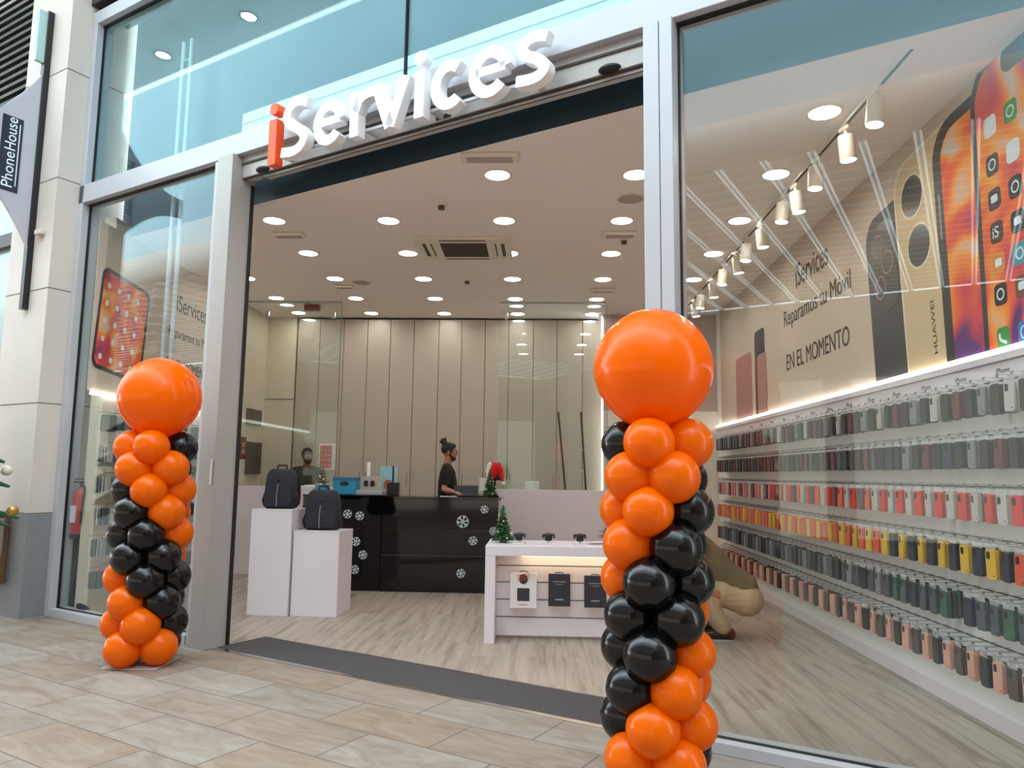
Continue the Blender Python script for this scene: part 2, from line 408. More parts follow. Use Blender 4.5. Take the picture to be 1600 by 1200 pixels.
def catmull(P, k=8):
    P = [Vector(p) for p in P]; out = []
    for i in range(len(P) - 1):
        p0 = P[max(i - 1, 0)]; p1 = P[i]; p2 = P[i + 1]; p3 = P[min(i + 2, len(P) - 1)]
        for j in range(k):
            t = j / k
            out.append(.5 * ((2 * p1) + (p2 - p0) * t + (2 * p0 - 5 * p1 + 4 * p2 - p3) * t * t + (3 * p1 - p0 - 3 * p2 + p3) * t ** 3))
    out.append(P[-1]); return out

# ================================================================== SETTING
XL, XR, CZ = -4.30, 2.60, 3.80
YB = 11.95
u_left, u_right = -2.43, 9.0
# floor of the shop
def quad_obj(name, pts, m, thick=.1):
    b = MB(); top = [Vector(p) for p in pts]; bot = [p - Vector((0, 0, thick)) for p in top]
    b.ring_loft([bot, top]); return b.build(name, m)
fl = quad_obj('floor', [W(-2.6, .0), W(u_right, .0), (XR + .4, YB, 0), (XL - .9, YB, 0)], M['plank']); struct(fl)
b = MB(); b.box(-36, -20, -.1, 22, 0, 0); pv = fac(b, 'paving', M['pave']); struct(pv)
# ceiling: front edge runs parallel to the facade
ce = quad_obj('ceiling', [W(-2.35, .365, CZ + .015), W(7.2, .365, CZ + .015), (XR, YB, CZ + .015), (XL - .6, YB, CZ + .015)], M['ceil'], .015); struct(ce)
b = MB(); b.box(-2.34, .362, CZ + .001, 7.6, .45, 6.35); struct(fac(b, 'wall_bulkhead', M['bulk']))
b = MB(); b.box(-2.34, 0.32, 6.36, 7.6, .50, 6.42); struct(fac(b, 'ceiling_void', M['bulk']))
# right wall
yr0 = (FO + FU * ((XR - FO.x) / FU.x)).y
b = MB(); b.box(XR, yr0 - .3, 0, XR + .15, YB, CZ + .12); struct(b.build('wall_right', mat('white_wall_panel', rgb(244, 245, 244), .55)))
b = MB(); b.box(XR - .012, yr0 + .05, 0, XR, 11.14, .09); struct(b.build('baseboard_right', M['white']))
# left wall
yl0 = (FO + FU * ((XL - FO.x) / FU.x)).y
b = MB(); b.box(XL - .12, yl0 + .16, 0, XL, YB, CZ + .12); struct(b.build('wall_left', M['beige']))
b = MB(); b.box(-2.34, .20, 0, -2.19, .26, CZ); struct(fac(b, 'wall_left_return', M['white_wall']))
# back walls
b = MB(); b.box(XL, 11.85, 0, .93, YB, CZ); struct(b.build('wall_back', M['beige']))
b = MB(); b.box(.93, 11.15, 2.35, XR, 11.3, CZ); struct(b.build('wall_back_upper', M['mauve']))
b = MB(); b.box(.93, 11.15, 0, XR, 11.3, 2.35); struct(b.build('wall_back_lower', M['white_wall']))
b = MB(); b.box(XL, 11.45, 0, -3.84, 11.85, CZ); struct(b.build('wall_back_corner', M['beige']))
b = MB(); b.box(XL, 11.44, 2.5, -3.84, 11.455, 2.508); struct(b.build('trim_1', M['gap']))

# entrance mat
b = MB(); b.box(-.0, .02, 0, 3.66, .50, .006, .003); tag(fac(b, 'entrance_mat', M['mat_']), 'long dark grey ribbed entrance mat set across the open doorway', 'mat')
b = MB(); b.box(-.2, -.03, 0, 3.66, .02, .004); b.box(-.0, .50, 0, 3.66, .515, .005); struct(fac(b, 'trim_2', M['steel']))

# ---- shopfront frame (facade coordinates)
def frame_piece(name, boxes, m=M['alu'], bev=.004):
    b = MB()
    for q in boxes: b.box(*q, bev=bev)
    return struct(fac(b, name, m))
frame_piece('trim_transom', [(-2.43, -.06, 4.06, 9, .12, 4.25)])
frame_piece('trim_frame_top', [(-2.43, -.06, 6.0, 9, .12, 6.14)])
frame_piece('trim_frame_left', [(-2.43, -.06, 0, -2.35, .12, 6.0)])
frame_piece('trim_jamb_left', [(-.30, -.05, 0, -.205, .10, 4.06)])
frame_piece('trim_jamb_front', [(-.20, -.10, 0, -.005, .14, 4.06)], M['alu_dark'])
frame_piece('trim_post_right', [(3.65, -.09, 0, 3.745, .14, 4.06), (3.75, -.09, 0, 3.826, .12, 4.06)])
frame_piece('trim_sill_left', [(-2.35, -.06, 0, -.30, .12, .075)])
frame_piece('trim_sill_right', [(3.826, -.06, 0, 9, .12, .06)])
frame_piece('trim_door_line', [(-.004, .10, 0, .008, .13, 3.84)], M['gasket'], 0)
# thin black gaskets round each pane, as parts of the windows
def window(name, u0, z0, u1, z1, joints=()):
    root = struct(thing(name, None, None)); root.location = FO; root.rotation_euler = (0, 0, FA)
    b = MB(); b.box(u0, .02, z0, u1, .032, z1); b.build('glass_pane', M['cglass' if z0 > 4 else 'glass'], root)
    g = .014; b = MB()
    for q in ((u0, .010, z0, u0 + g * .6, .036, z1), (u1 - g * .6, .010, z0, u1, .036, z1), (u0, .005, z0, u1, .036, z0 + .004), (u0, .0, z1 - g, u1, .036, z1)): b.box(*q)
    for j in joints: b.box(j - .004, .0, z0, j + .004, .034, z1)
    b.build('gasket', M['gasket'], root)
    return root
window('window_1', -2.35, .075, -.30, 4.06)
window('window_2', -2.35, 4.25, 9, 6.0, joints=(1.75,))
window('window_3', 3.826, .06, 9, 4.06)

# door header: recessed operator box above the opening
hd = thing('door_operator_box', 'long brushed aluminium sliding door box above the open entrance', 'door header', FO, FA)
b = MB(); b.box(0, .0, 3.87, 3.65, .10, 4.06, .004); b.build('casing', M['alu_dark'], hd)
b = MB(); b.box(0, -.012, 3.985, 3.65, 0, 4.0); b.box(0, .01, 3.862, 3.65, .03, 3.87); b.build('seam', M['gap'], hd)
b = MB(); b.box(.25, .03, 3.838, 3.65, .09, 3.862, .004); b.build('lower_rail', M['alu_dark'], hd)
b = MB(); b.box(.22, .028, 3.832, 3.65, .031, 3.838); b.build('rail_gasket', M['gasket'], hd)
for u in (.27, 3.40):
    b = MB(); b.ell((u, -.005, 3.888), .075, .05, .026); b.build('motion_sensor', M['black'], hd, True)
b = MB(); b.box(2.06, -.004, 3.880, 2.19, 0, 3.910); st = b.build('maker_plate', M['gasket'], hd)
text('plate_text', 'GEZE', M['greyink'], st, Matrix.Translation((2.08, -.0045, 3.887)) @ Matrix.Rotation(PI / 2, 4, 'X'), height=.016)
# folded sliding door leaf edge, left: narrow lock plate
b = MB(); b.box(-.05, -.106, 1.28, -.02, -.1, 1.48, .002); tag(fac(b, 'lock_plate', M['steel']), 'small steel lock plate on the left door jamb', 'lock plate')

# white fascia board standing behind the upper glass
b = MB(); b.box(-.12, .06, 4.27, 9, .12, 4.50, .004); b.box(-.10, .05, 4.40, 9, .062, 4.408)
tag(fac(b, 'fascia_board', M['sign_white']), 'long white fascia board standing behind the upper glass above the lettering', 'fascia')

# ================================================================== SIGN
sign = thing('shop_sign', 'large raised shop name lettering, white with an orange first letter, over the entrance', 'sign', FO, FA)
SD = .078          # letter depth
SM = Matrix.Translation((0, -.20, 3.82)) @ Matrix.Rotation(PI / 2, 4, 'X')     # local x -> u, y -> z ; +z -> towards the street
SM = SM @ Matrix.Translation((0, 0, -SD))
XH = .345; SW = .082
def arc(cx, cy, rx, ry, a0, a1, n=18): return [(cx + rx * math.cos(R(a0 + (a1 - a0) * i / n)), cy + ry * math.sin(R(a0 + (a1 - a0) * i / n))) for i in range(n + 1)]
def letter(name, u0, strokes, m=M['sign_white'], dots=()):
    b = MB()
    for pts, wd in strokes: b.ribbon([(u0 + x, y) for x, y in pts], wd, SD, SM)
    for (x, y, r) in dots: b.prism([(u0 + x + r * math.cos(2 * PI * i / 24), y + r * math.sin(2 * PI * i / 24)) for i in range(24)], SD, SM)
    return b.build(name, m, sign, label=('orange first letter' if m == M['sign_orange'] else None))
hw = SW / 2
b = MB(); b.prism([(.55, -.03), (.55 + .085, -.03), (.55 + .085, XH), (.55, XH)], SD, SM); b.prism(rrect(.55, XH + .045, .55 + .088, XH + .135, .03), SD, SM)
b.build('letter_i', M['sign_orange'], sign, label='orange letter')
CAP = .465
Sp = catmull([(.265, CAP - .065), (.20, CAP - hw + .004), (.125, CAP - hw + .002), (.055, CAP - .095), (.047, CAP - .155), (.10, CAP - .215), (.185, CAP - .265), (.243, .125), (.205, .055), (.125, hw - .01), (.0, .045)], 6)
letter('letter_s', .70, [([(p.x, p.y) for p in Sp], .078)])
def glyph_e(wd):
    cx, cy = wd / 2, XH / 2; rx, ry = wd / 2 - hw, XH / 2 - hw + .004
    return [(hw + .01, cy + .012), (wd - hw, cy + .012)], arc(cx, cy, rx, ry, 5, 318, 30)
for u0, wd in ((1.045, .315), (2.475, .325)):
    bar, a = glyph_e(wd); letter('letter_e', u0, [(bar, .062), (a, SW)])
letter('letter_r', 1.42, [([(hw, 0), (hw, XH)], SW), ([(hw + .01, .19), (.085, .27), (.13, XH - .05), (.18, XH - hw + .003), (.228, XH - hw)], .074)])
letter('letter_v', 1.63, [([(.035, XH), (.17, .0)], .088), ([(.305, XH), (.17, 0.0)], .088)])
letter('letter_i', 2.02, [([(hw, 0), (hw, XH)], SW)], dots=((hw, XH + .09, .052),))
letter('letter_c', 2.16, [(arc(.155, XH / 2, .155 - hw, XH / 2 - hw + .004, 52, 308, 26), SW)])
sp = catmull([(.225, XH - .055), (.165, XH - hw + .004), (.10, XH - hw), (.047, XH - .09), (.075, XH - .145), (.15, XH - .185), (.205, .10), (.175, .05), (.105, hw - .006), (.0, .045)], 6)
letter('letter_s', 2.84, [([(p.x, p.y) for p in sp], .074)])
b = MB()
for u in (.6, 1.5, 2.1, 2.9): b.box(u, -.11, 3.88, u + .03, -.0, 3.91)
b.box(.6, -.115, 3.885, 3.0, -.10, 3.905); b.build('mounting_rail', M['alu'], sign)

# ================================================================== STONE PILLAR and neighbour on the left
POF = -.28
pl = struct(thing('wall_pillar', None, None, FO, FA)); 
b = MB(); b.box(-3.24, POF, .97, -2.43, .5, 9); b.build('stone_cladding', M['stone'], pl)
b = MB(); b.box(-3.242, POF - .002, 0, -2.428, .5, .97); b.build('plinth', M['bluestone'], pl)
b = MB()
for z in (.97, 2.02, 3.15, 4.27, 5.42, 6.6): b.box(-3.245, POF - .003, z - .004, -2.4275, .3, z + .004)
b.build('joint', M['stone_joint'], pl)
b = MB(); b.box(-7.5, -.05, 5.21, -3.25, .4, 5.28); b.box(-7.5, .2, 5.21, -3.25, .4, 9)
for i in range(34): b.box(-7.5, -.02, 5.32 + i * .1, -3.25, .1, 5.36 + i * .1)
tag(fac(b, 'louvre_panel', M['louver']), 'dark horizontal louvre panel high beyond the stone pillar', 'louvres')
b = MB(); b.box(-7.5, .12, .0, -3.25, .2, 5.2); struct(fac(b, 'wall_neighbour_glazing', M['nb_glass']))
b = MB(); b.box(-7.5, .05, 3.9, -3.25, .12, 4.05); b.box(-5.0, .05, 0, -4.9, .12, 5.2); struct(fac(b, 'trim_neighbour', M['louver']))
b = MB(); b.box(-2.42, -.1, 6.2, 9, .3, 6.28)
for i in range(8): b.box(-2.42, -.08, 6.3 + i * .08, 9, .1, 6.33 + i * .08)
b.box(-2.42, .1, 6.15, 9, .3, 6.95)
tag(fac(b, 'louvre_panel', M['louver']), 'dark horizontal louvre band above the shop front glass', 'louvres')
# plinth cabinet
pc = thing('service_hatch', 'brown metal service hatch set in the grey pillar base', 'hatch', W(-2.86, POF - .004, .30), FA)
b = MB(); b.box(-.13, -.05, 0, .13, 0, .62, .006); b.build('casing', M['brown'], pc)
b = MB(); b.box(-.11, -.075, .03, .11, -.05, .28, .004); b.build('lower_door', M['alu_dark'], pc)
b = MB(); b.box(-.11, -.03, .34, .11, .03, .58, .004, Matrix.Translation((0, -.07, 0)) @ Matrix.Rotation(R(-12), 4, 'X')); b.build('upper_flap', M['alu_dark'], pc)
b = MB(); b.box(-.05, -.06, -.02, .05, 0, .03, .008); tag(b.build('sensor_box', M['stone'], None, loc=W(-2.62, POF, 3.72), rz=FA), 'small beige sensor box on the stone pillar beside the banner', 'sensor')

# projecting banner, perpendicular to the facade
UB = -2.80
bn = thing('projecting_banner', 'pale grey projecting banner with curved edges and a dark phone shop plate', 'banner', FO, FA)
b = MB(); b.box(UB - .035, POF - .06, 2.96, UB + .035, POF, 6.12, .004); b.build('mounting_bar', M['black'], bn)
b = MB(); b.box(UB - .034, POF - .14, 5.55, UB + .02, POF - .06, 6.10); b.build('bar_side_sheen', M['nb_glass'], bn)  # pale block stands in for sky reflected on the bar's side
poly = []
oo = lambda t, a, c: None
for i in range(13):
    t = i / 12; poly.append((-(POF - .06) + .0 + t * .95, 5.42 - .8 * (1 - (1 - t) ** 2.2)))
for i in range(13):
    t = 1 - i / 12; poly.append((-(POF - .06) + t * .95, 3.60 + .80 * (1 - (1 - t) ** 2.2)))
BMx = Matrix(((0, 0, 1, UB - .02), (-1, 0, 0, 0), (0, 1, 0, 0), (0, 0, 0, 1)))
b = MB(); b.prism(poly, .04, BMx); b.build('panel', M['banner'], bn)
# plate with vertical writing
PM = Matrix(((0, 0, 1, UB + .021), (-1, 0, 0, 0), (0, 1, 0, 0), (0, 0, 0, 1)))
b = MB(); b.prism([(.475, 4.10), (.665, 4.10), (.665, 4.86), (.475, 4.86)], .006, PM); pt = b.build('name_plate', M['navy'], bn)
TM = Matrix(((0, 0, 1, UB + .0275), (0, 1, 0, 0), (1, 0, 0, 0), (0, 0, 0, 1)))
TM = Matrix.Translation((UB + .0275, -.530, 4.14)) @ Matrix(((0, 0, 1, 0), (0, -1, 0, 0), (1, 0, 0, 0), (0, 0, 0, 1)))
text('plate_text', 'Phone', M['sticker'], pt, TM, height=.10, width=.355, ext=.002)
text('plate_text', 'House', M['sticker'], pt, Matrix.Translation((0, 0, .375)) @ TM, height=.10, width=.335, ext=.002)
b = MB(); b.box(UB + .027, -.508, 4.16, UB + .03, -.500, 4.80); b.build('underline', M['sticker'], pt)

# part of a christmas tree at the left edge
ct = thing('christmas_tree', 'decorated christmas tree cut off by the left photo edge', 'christmas tree', W(-2.67, -1.0, .82), FA)
b = MB(); b.box(-.2, -.2, 0, .2, .2, .82, .01); tag(b.build('wooden_planter', M['brown'], loc=W(-2.67, -1.0), rz=FA), 'brown wooden stand carrying the christmas tree at the left edge', 'stand')
def fir(root, h, r, nb, m=M['green'], nbl=14, br=.012, wire=.006):
    b = MB(); rnd = random.Random(3)
    for i in range(nb):
        t = (i + .5) / nb; z = h * (.10 + .88 * t); rr = r * (1 - t) ** .85 + .015 * h
        for k in range(max(5, int(12 * (1 - t)) + 4)):
            a = rnd.random() * 2 * PI; l = rr * (.75 + .35 * rnd.random())
            p1 = Vector((math.cos(a) * l, math.sin(a) * l, z - .10 * h * (1 - t) * (.6 + rnd.random() * .5)))
            b.loft([(0, 0, z), p1 * .55 + Vector((0, 0, z * .45)), p1], [wire * 2.2, wire * 4.0, wire], n=5, dome=False)
    b.build('foliage', m, root)
    b = MB(); b.cyl((0, 0, 0), (0, 0, h * .9), .02 * h + .004, .003); b.build('trunk', M['brown'], root)
    b = MB(); b.lathe([(.16 * r + .01, 0), (.22 * r + .012, .06 * h), (.0, .06 * h)]); b.build('pot', M['brown'], root)
    for i in range(nbl):
        t = rnd.random() * .8; a = i * 2.4; rr = r * (1 - t) ** .85 + .01 * h; z = h * (.07 + .88 * t)
        b = MB(); b.ell((math.cos(a) * rr, math.sin(a) * rr, z), br, br, br, seg=10, rings=8); b.build('bauble', M['bauble'] if i % 3 else M['gold'], root, True)
fir(ct, 2.6, .62, 22, nbl=22, br=.05, wire=.012)

# ================================================================== OUTSIDE, seen in the glass, with added light helpers
b = MB(); b.box(-30, -2.0, 7.0, 11, -.12, 7.03); struct(fac(b, 'ceiling_soffit', M['canopy']))  # translucency added so sky light brightens the underside and the sign
for u in (-5.65, -3.93, -2.2, -.47, 1.26, 3.0):
    r = thing('soffit_downlight', 'round recessed soffit lamp outside, the one %s the stone pillar' % {-5.65: 'far left of', -3.93: 'just left of', -2.2: 'just right of', -.47: 'second to the right of', 1.26: 'third to the right of', 3.0: 'fourth to the right of'}[u], 'downlight', W(u, -1.62, 7.0), FA, 'soffit lamps over the walkway')
    b = MB(); b.lathe([(.11, 0), (.11, -.012), (.085, -.012), (.085, 0)]); b.build('trim_ring', M['white'], r, True)
    b = MB(); b.cyl((0, 0, -.002), (0, 0, -.008), .085); b.build('lamp', M['out_disc'], r)
GZ = 5.5
b = MB(); b.box(-34, -14, GZ, 11, -5.45, GZ + .1); g0 = struct(fac(b, 'ceiling_gallery', M['gal']))
b = MB()
k = -30
while k * .585 + 2.5 < 11:
    uu = k * .585 + 2.5; b.box(uu - .05, -14, GZ - .05, uu + .05, -5.45, GZ); k += 1
for q in range(24): b.box(-34, -14 + q * .36, GZ - .02, 11, -14 + q * .36 + .02, GZ)
struct(fac(b, 'trim_gallery_beams', M['sign_white']))
b = MB(); k = -9
while k * .585 + 2.5 < 11:
    uu = k * .585 + 2.5; k += 1
    for q in (-.035, .035): b.box(uu + q - .014, -13.9, GZ - .06, uu + q + .014, -5.5, GZ - .03)
struct(fac(b, 'trim_gallery_added_glow', emat('gallery_strip_glow', (.95, .97, 1, 1), 2.0)))  # glow added so the beams show up mirrored in the glass
b = MB(); b.loft([(-34, -5.35, GZ + .22), (11, -5.35, GZ + .22)], [.3, .3], n=20, dome=False); struct(fac(b, 'trim_gallery_fascia', M['stone']))
b = MB(); b.box(-34, -6.2, GZ + .35, 11, -5.62, 10.2); struct(fac(b, 'wall_added_sky_screen', mat('pale_teal_screen', rgb(186, 208, 214), .6, noise=.06, nscale=.6)))  # added above the gallery to replace bright sky mirrored in the upper glass
b = MB(); b.box(11.0, -14.4, 0, 11.4, -.2, 10.2); struct(fac(b, 'wall_light_block', mat('light_block_brown', rgb(120, 104, 92), .8, noise=.1, nscale=1)))  # unseen wall added to keep light off from the right
op = struct(thing('wall_opposite', None, None, FO, FA))
b = MB(); b.box(-34, -14.4, 0, 11, -14, GZ - .05); b.build('facade', M['opp'], op)
b = MB()
for u in range(-33, 10, 4): b.box(u, -14.02, .1, u + 3.4, -13.95, 3.6)
b.build('added_glow_panel', M['opp_glow'], op)  # glowing panels added to brighten the gallery ceiling

# ================================================================== SHOP INTERIOR
# --- downlights
def make_downlight():
    r = thing('downlight', 'x', 'downlight', (0, 0, CZ), 0, 'recessed ceiling downlights')
    b = MB(); b.lathe([(.118, 0), (.118, -.006), (.10, -.010), (.098, 0)]); b.build('trim_ring', M['lampcan'], r, True)
    b = MB(); b.cyl((0, 0, .0), (0, 0, -.006), .097, n=24); b.build('lamp', M['disc'], r)
    return r
dl0 = make_downlight(); first = True
colx = [-3.71, -2.59, -1.48, -.37, .745, 1.85]
rowy = [4.78, 5.81, 6.91, 7.98, 9.07, 10.13, 11.1]
ords = ['first', 'second', 'third', 'fourth', 'fifth', 'sixth', 'seventh', 'eighth', 'ninth', 'tenth', 'eleventh', 'twelfth', 'thirteenth', 'fourteenth', 'fifteenth', 'sixteenth', 'seventeenth', 'eighteenth', 'nineteenth', 'twentieth']
def ordn(i): return ords[i] if i < 20 else ('twenty-' + ords[i - 20] if i < 29 else ('thirtieth' if i == 29 else ('thirty-' + ords[i - 30] if i < 39 else 'fortieth' if i == 39 else 'forty-' + ords[i - 40])))
for ri, y in enumerate(rowy):
    for ci, x in enumerate(colx):
        off = (Vector((x, y, 0)) - FO).dot(FN)
        if off < .6 or (x == -3.71 and y < 8): continue
        if y > 11 and x > .8: continue
        d = dl0 if first else copy_tree(dl0); first = False
        d.location = (x, y, CZ)
        d['label'] = 'recessed ceiling downlight, %s row from the entrance, %s from the left wall' % (ords[ri], ords[ci])

# --- air conditioning cassette
ac = thing('air_conditioner', 'square ceiling air conditioning cassette with brown centre grille', 'air conditioner', (-.83, 7.78, CZ), 0); ac.scale = (.86, .88, 1)
b = MB(); b.box(-.58, -.43, -.03, .58, .43, 0, .008); b.build('panel', M['lampcan'], ac)
b = MB(); b.box(-.28, -.27, -.036, .28, .27, -.03); b.build('grille', M['grille'], ac)
b = MB()
for i in range(9): b.box(-.28, -.26 + i * .06, -.040, .28, -.25 + i * .06, -.036)
b.build('grille_bars', M['gap'], ac)
for q in ((-.28, -.385, .28, -.36), (-.28, .36, .28, .385), (-.50, -.25, -.46, .25), (.46, -.25, .50, .25), (-.40, -.25, -.385, .25), (.385, -.25, .40, .25)):
    b = MB(); b.box(q[0], q[1], -.034, q[2], q[3], -.029); b.build('air_slot', M['gap'], ac)
# --- ceiling bits
def speaker(px, py, lab):
    p = px_floor(px, py, CZ); r = thing('ceiling_speaker', lab, 'speaker', (p.x, p.y, CZ))
    b = MB(); b.lathe([(.11, 0), (.11, -.008), (.09, -.014), (.0, -.014)]); b.build('grille', M['mauve'], r, True)
    b = MB(); b.lathe([(.125, 0), (.125, -.006), (.11, -.008), (.11, 0)]); b.build('rim', M['lampcan'], r, True)
speaker(985, 310, 'round grey ceiling speaker near the right door post')
speaker(565, 441, 'small round ceiling speaker above the counter, left of the middle')
def detector(px, py, lab):
    p = px_floor(px, py, CZ); r = thing('smoke_detector', lab, 'smoke detector', (p.x, p.y, CZ))
    b = MB(); b.lathe([(.055, 0), (.055, -.02), (.045, -.03), (.0, -.03)]); b.build('base', M['lampcan'], r, True)
    b = MB(); b.lathe([(.03, -.03), (.03, -.06), (.0, -.065)]); b.build('sensor_head', M['grille'], r, True)
detector(690, 317, 'ceiling smoke detector in front of the air conditioner')
detector(730, 436, 'ceiling smoke detector behind the air conditioner')
detector(975, 372, 'brown smoke detector beside the right ceiling hatch')
def flatbox(px, py, lab, sx, sy):
    p = px_floor(px, py, CZ); r = thing('emergency_light', lab, 'emergency light', (p.x, p.y, CZ))
    b = MB(); b.box(-sx, -sy, -.035, sx, sy, 0, .012); b.build('housing', M['lampcan'], r)
    b = MB(); b.box(-sx * .8, -sy * .7, -.04, sx * .8, sy * .7, -.035, .002); b.build('diffuser', M['mauve'], r)
flatbox(765, 243, 'flat rectangular emergency light on the ceiling near the door header', .22, .07)
flatbox(452, 365, 'flat rectangular emergency light on the ceiling at the left', .16, .06)
flatbox(968, 364, 'flat rectangular emergency light on the ceiling at the right', .17, .07)
flatbox(538, 446, 'flat rectangular emergency light on the ceiling before the glass partition', .12, .05)
flatbox(942, 452, 'flat rectangular emergency light over the right end of the glass partition', .16, .05)
p = px_floor(488, 474, CZ)
r = thing('fire_alarm', 'dark red fire alarm box hanging from the ceiling above the left desk', 'alarm', (p.x, p.y, CZ))
b = MB(); b.box(-.11, -.04, -.11, .11, .04, -.02, .01); b.build('housing', M['exit'], r)
b = MB(); b.cyl((0, 0, -.02), (0, 0, 0), .03); b.build('mount', M['lampcan'], r)

# --- spot track along the right side
XT = 2.04
tr = thing('lighting_track', 'long thin black and white lighting track on the ceiling along the case wall', 'lighting track', (XT, 0, CZ))
b = MB(); b.box(-.018, 3.99, -.03, .018, 10.4, 0); b.build('rail', M['lampcan'], tr)
b = MB(); b.box(-.009, 4.0, -.032, .009, 10.39, -.029); b.build('slot', M['gap'], tr)
sp0 = thing('track_spotlight', 'x', 'spotlight', (XT, 5, CZ), 0, 'spotlights on the ceiling track')
b = MB(); b.box(-.02, -.05, -.06, .02, .05, -.032, .004); b.build('adapter', M['lampcan'], sp0)
b = MB(); b.cyl((0, 0, -.06), (0, 0, -.10), .012); b.build('stem', M['lampcan'], sp0)
b = MB(); b.lathe([(.0, -.10), (.052, -.10), (.055, -.11), (.055, -.27), (.05, -.27), (.05, -.262), (.0, -.262)]); b.build('can', M['lampcan'], sp0, True)
b = MB(); b.cyl((0, 0, -.262), (0, 0, -.266), .049); b.build('lamp', M['track_disc'], sp0)
ys = [4.42, 4.93, 5.45, 5.95, 6.2, 6.9, 7.35, 7.8, 8.3, 8.9, 9.5, 10.0]
for i, y in enumerate(ys):
    s = sp0 if i == 0 else copy_tree(sp0)
    s.location = (XT, y, CZ); s.rotation_euler = (0, (R(7), R(-4), R(5), R(-7))[i % 4], R(i * 37 % 20))
    s['label'] = 'cylindrical white track spotlight, %s on the track from the window' % ords[i]

# --- back cabinets
xs = [-3.819, -3.467, -3.09, -2.716, -2.356, -1.988, -1.60, -1.244, -.878, -.513, -.13, .233, .625, .92]
zs0, zs1 = .62, 3.78
for i in range(len(xs) - 1):
    if i % 2 == 0:
        x0 = xs[i]; x1 = xs[min(i + 2, len(xs) - 1)]; xm = xs[i + 1]
        c = thing('tall_cabinet', 'tall cream two-door cabinet on the back wall, %s unit from the left corner' % ords[i // 2], 'cabinet', (x0, 11.45, 0), 0, 'tall cream cabinets along the back wall')
        b = MB(); b.box(.003, .03, 0, x1 - x0 - .003, .398, 3.78); b.build('carcass', M['gap'], c)
        dd = [(x0, xm), (xm, x1)] if i + 2 < len(xs) else [(x0, x1)]
        for q, (a0, a1) in enumerate(dd):
            b = MB(); b.box(a0 - x0 + .004, 0, 1.02, a1 - x0 - .004, .028, 3.77, .002); dr = b.build('door', M['cab'], c)
            hx = (a1 - x0 - .05) if q == 0 and len(dd) > 1 else (a0 - x0 + .05)
            b = MB(); b.tube([(hx, 0, 1.2), (hx, -.03, 1.21), (hx, -.03, 1.39), (hx, 0, 1.4)], .005); b.build('handle', M['steel'], dr)
            b = MB(); b.box(a0 - x0 + .004, 0, .7, a1 - x0 - .004, .028, 1.01, .002); dw = b.build('drawer', M['cab'], c)
            mx = (a0 + a1) / 2 - x0
            b = MB(); b.tube([(mx - .08, 0, .93), (mx - .075, -.03, .93), (mx + .075, -.03, .93), (mx + .08, 0, .93)], .005); b.build('handle', M['steel'], dw)
            b = MB(); b.box(a0 - x0 + .004, 0, .1, a1 - x0 - .004, .028, .69, .002); b.build('drawer', M['cab'], c)

# --- glass partition with white low walls
gp = struct(thing('wall_partition', None, None, (0, 10.3, 0)))
for x0, x1 in ((XL, -2.84), (-.60, .90)):
    b = MB(); b.box(x0, 0, 0, x1, .10, 1.19, .004); b.build('low_wall', M['white'], gp)
    b = MB(); b.box(x0, .045, 1.19, x1, .057, CZ); b.build('glass_pane', M['pglass'], gp)
    b = MB(); b.box(x0, .03, CZ - .02, x1, .07, CZ); b.build('channel', M['alu_dark'], gp)
    b = MB(); b.box(x1, .044, 1.19, x1 + .004, .058, CZ - .03); b.build('edge_profile', M['gap'], gp)
b = MB(); b.box(-.6, .09, 0, -.59, 1.1, CZ); 
for px in (517, 943): 
    pass
b.bm.free()
# clamps at glass heads
for i, x in enumerate((-3.9, -2.95, -.5, .8)):
    b = MB(); b.box(-.02, .03, 0, .02, .075, .10, .004); b.build('clamp', M['steel'], gp, loc=(x, 0, 3.55))
# white side return beyond partition, right (low wall going back)
b = MB(); b.box(.90, 10.3, 0, 1.0, 11.15, 1.19, .004); struct(b.build('wall_low_return', M['white']))

# desks behind the glass
dk = thing('work_desk', 'white work desk behind the left glass partition', 'desk', (-3.35, 10.42, 0))
b = MB(); b.box(-.8, 0, 1.10, .45, .30, 1.14, .006); b.build('desktop', M['white'], dk)
for x in (-.75, .40):
    b = MB(); b.box(x - .02, .03, 0, x + .02, .28, 1.10); b.build('leg_panel', M['white'], dk)
dk = thing('work_desk', 'white work desk behind the right glass partition', 'desk', (.2, 10.52, 0))
b = MB(); b.box(-.75, 0, 1.10, .62, .42, 1.14, .006); b.build('desktop', M['white'], dk)
for x in (-.70, .58):
    b = MB(); b.box(x - .02, .03, 0, x + .02, .39, 1.10); b.build('leg_panel', M['white'], dk)
b = MB(); b.box(-.30, -.06, 0, .30, .12, .05, .01); tag(b.build('dark_tray', M['exit'], loc=(.43, 10.6, 1.14)), 'long dark red tray on the right desk behind glass', 'tray')
b = MB(); b.box(-.26, -.05, 0, .26, .10, .035, .01); tag(b.build('tool_tray', M['black'], loc=(-.32, 10.62, 1.14)), 'flat black tray on the right desk beside the counter end', 'tray')
b = MB(); b.box(-.10, -.08, 0, .10, .08, .16, .01); tag(b.build('carton', M['whitebox'], loc=(-.12, 10.75, 1.14)), 'white carton on the right desk behind glass', 'box')
b = MB(); b.ell((0, 0, .035), .16, .08, .035); b.ell((.12, .02, .045), .10, .07, .045); tag(b.build('cloth_bundle', M['fur'], None, True, loc=(-3.25, 10.62, 1.14)), 'crumpled white cloth on the left desk behind glass', 'cloth')

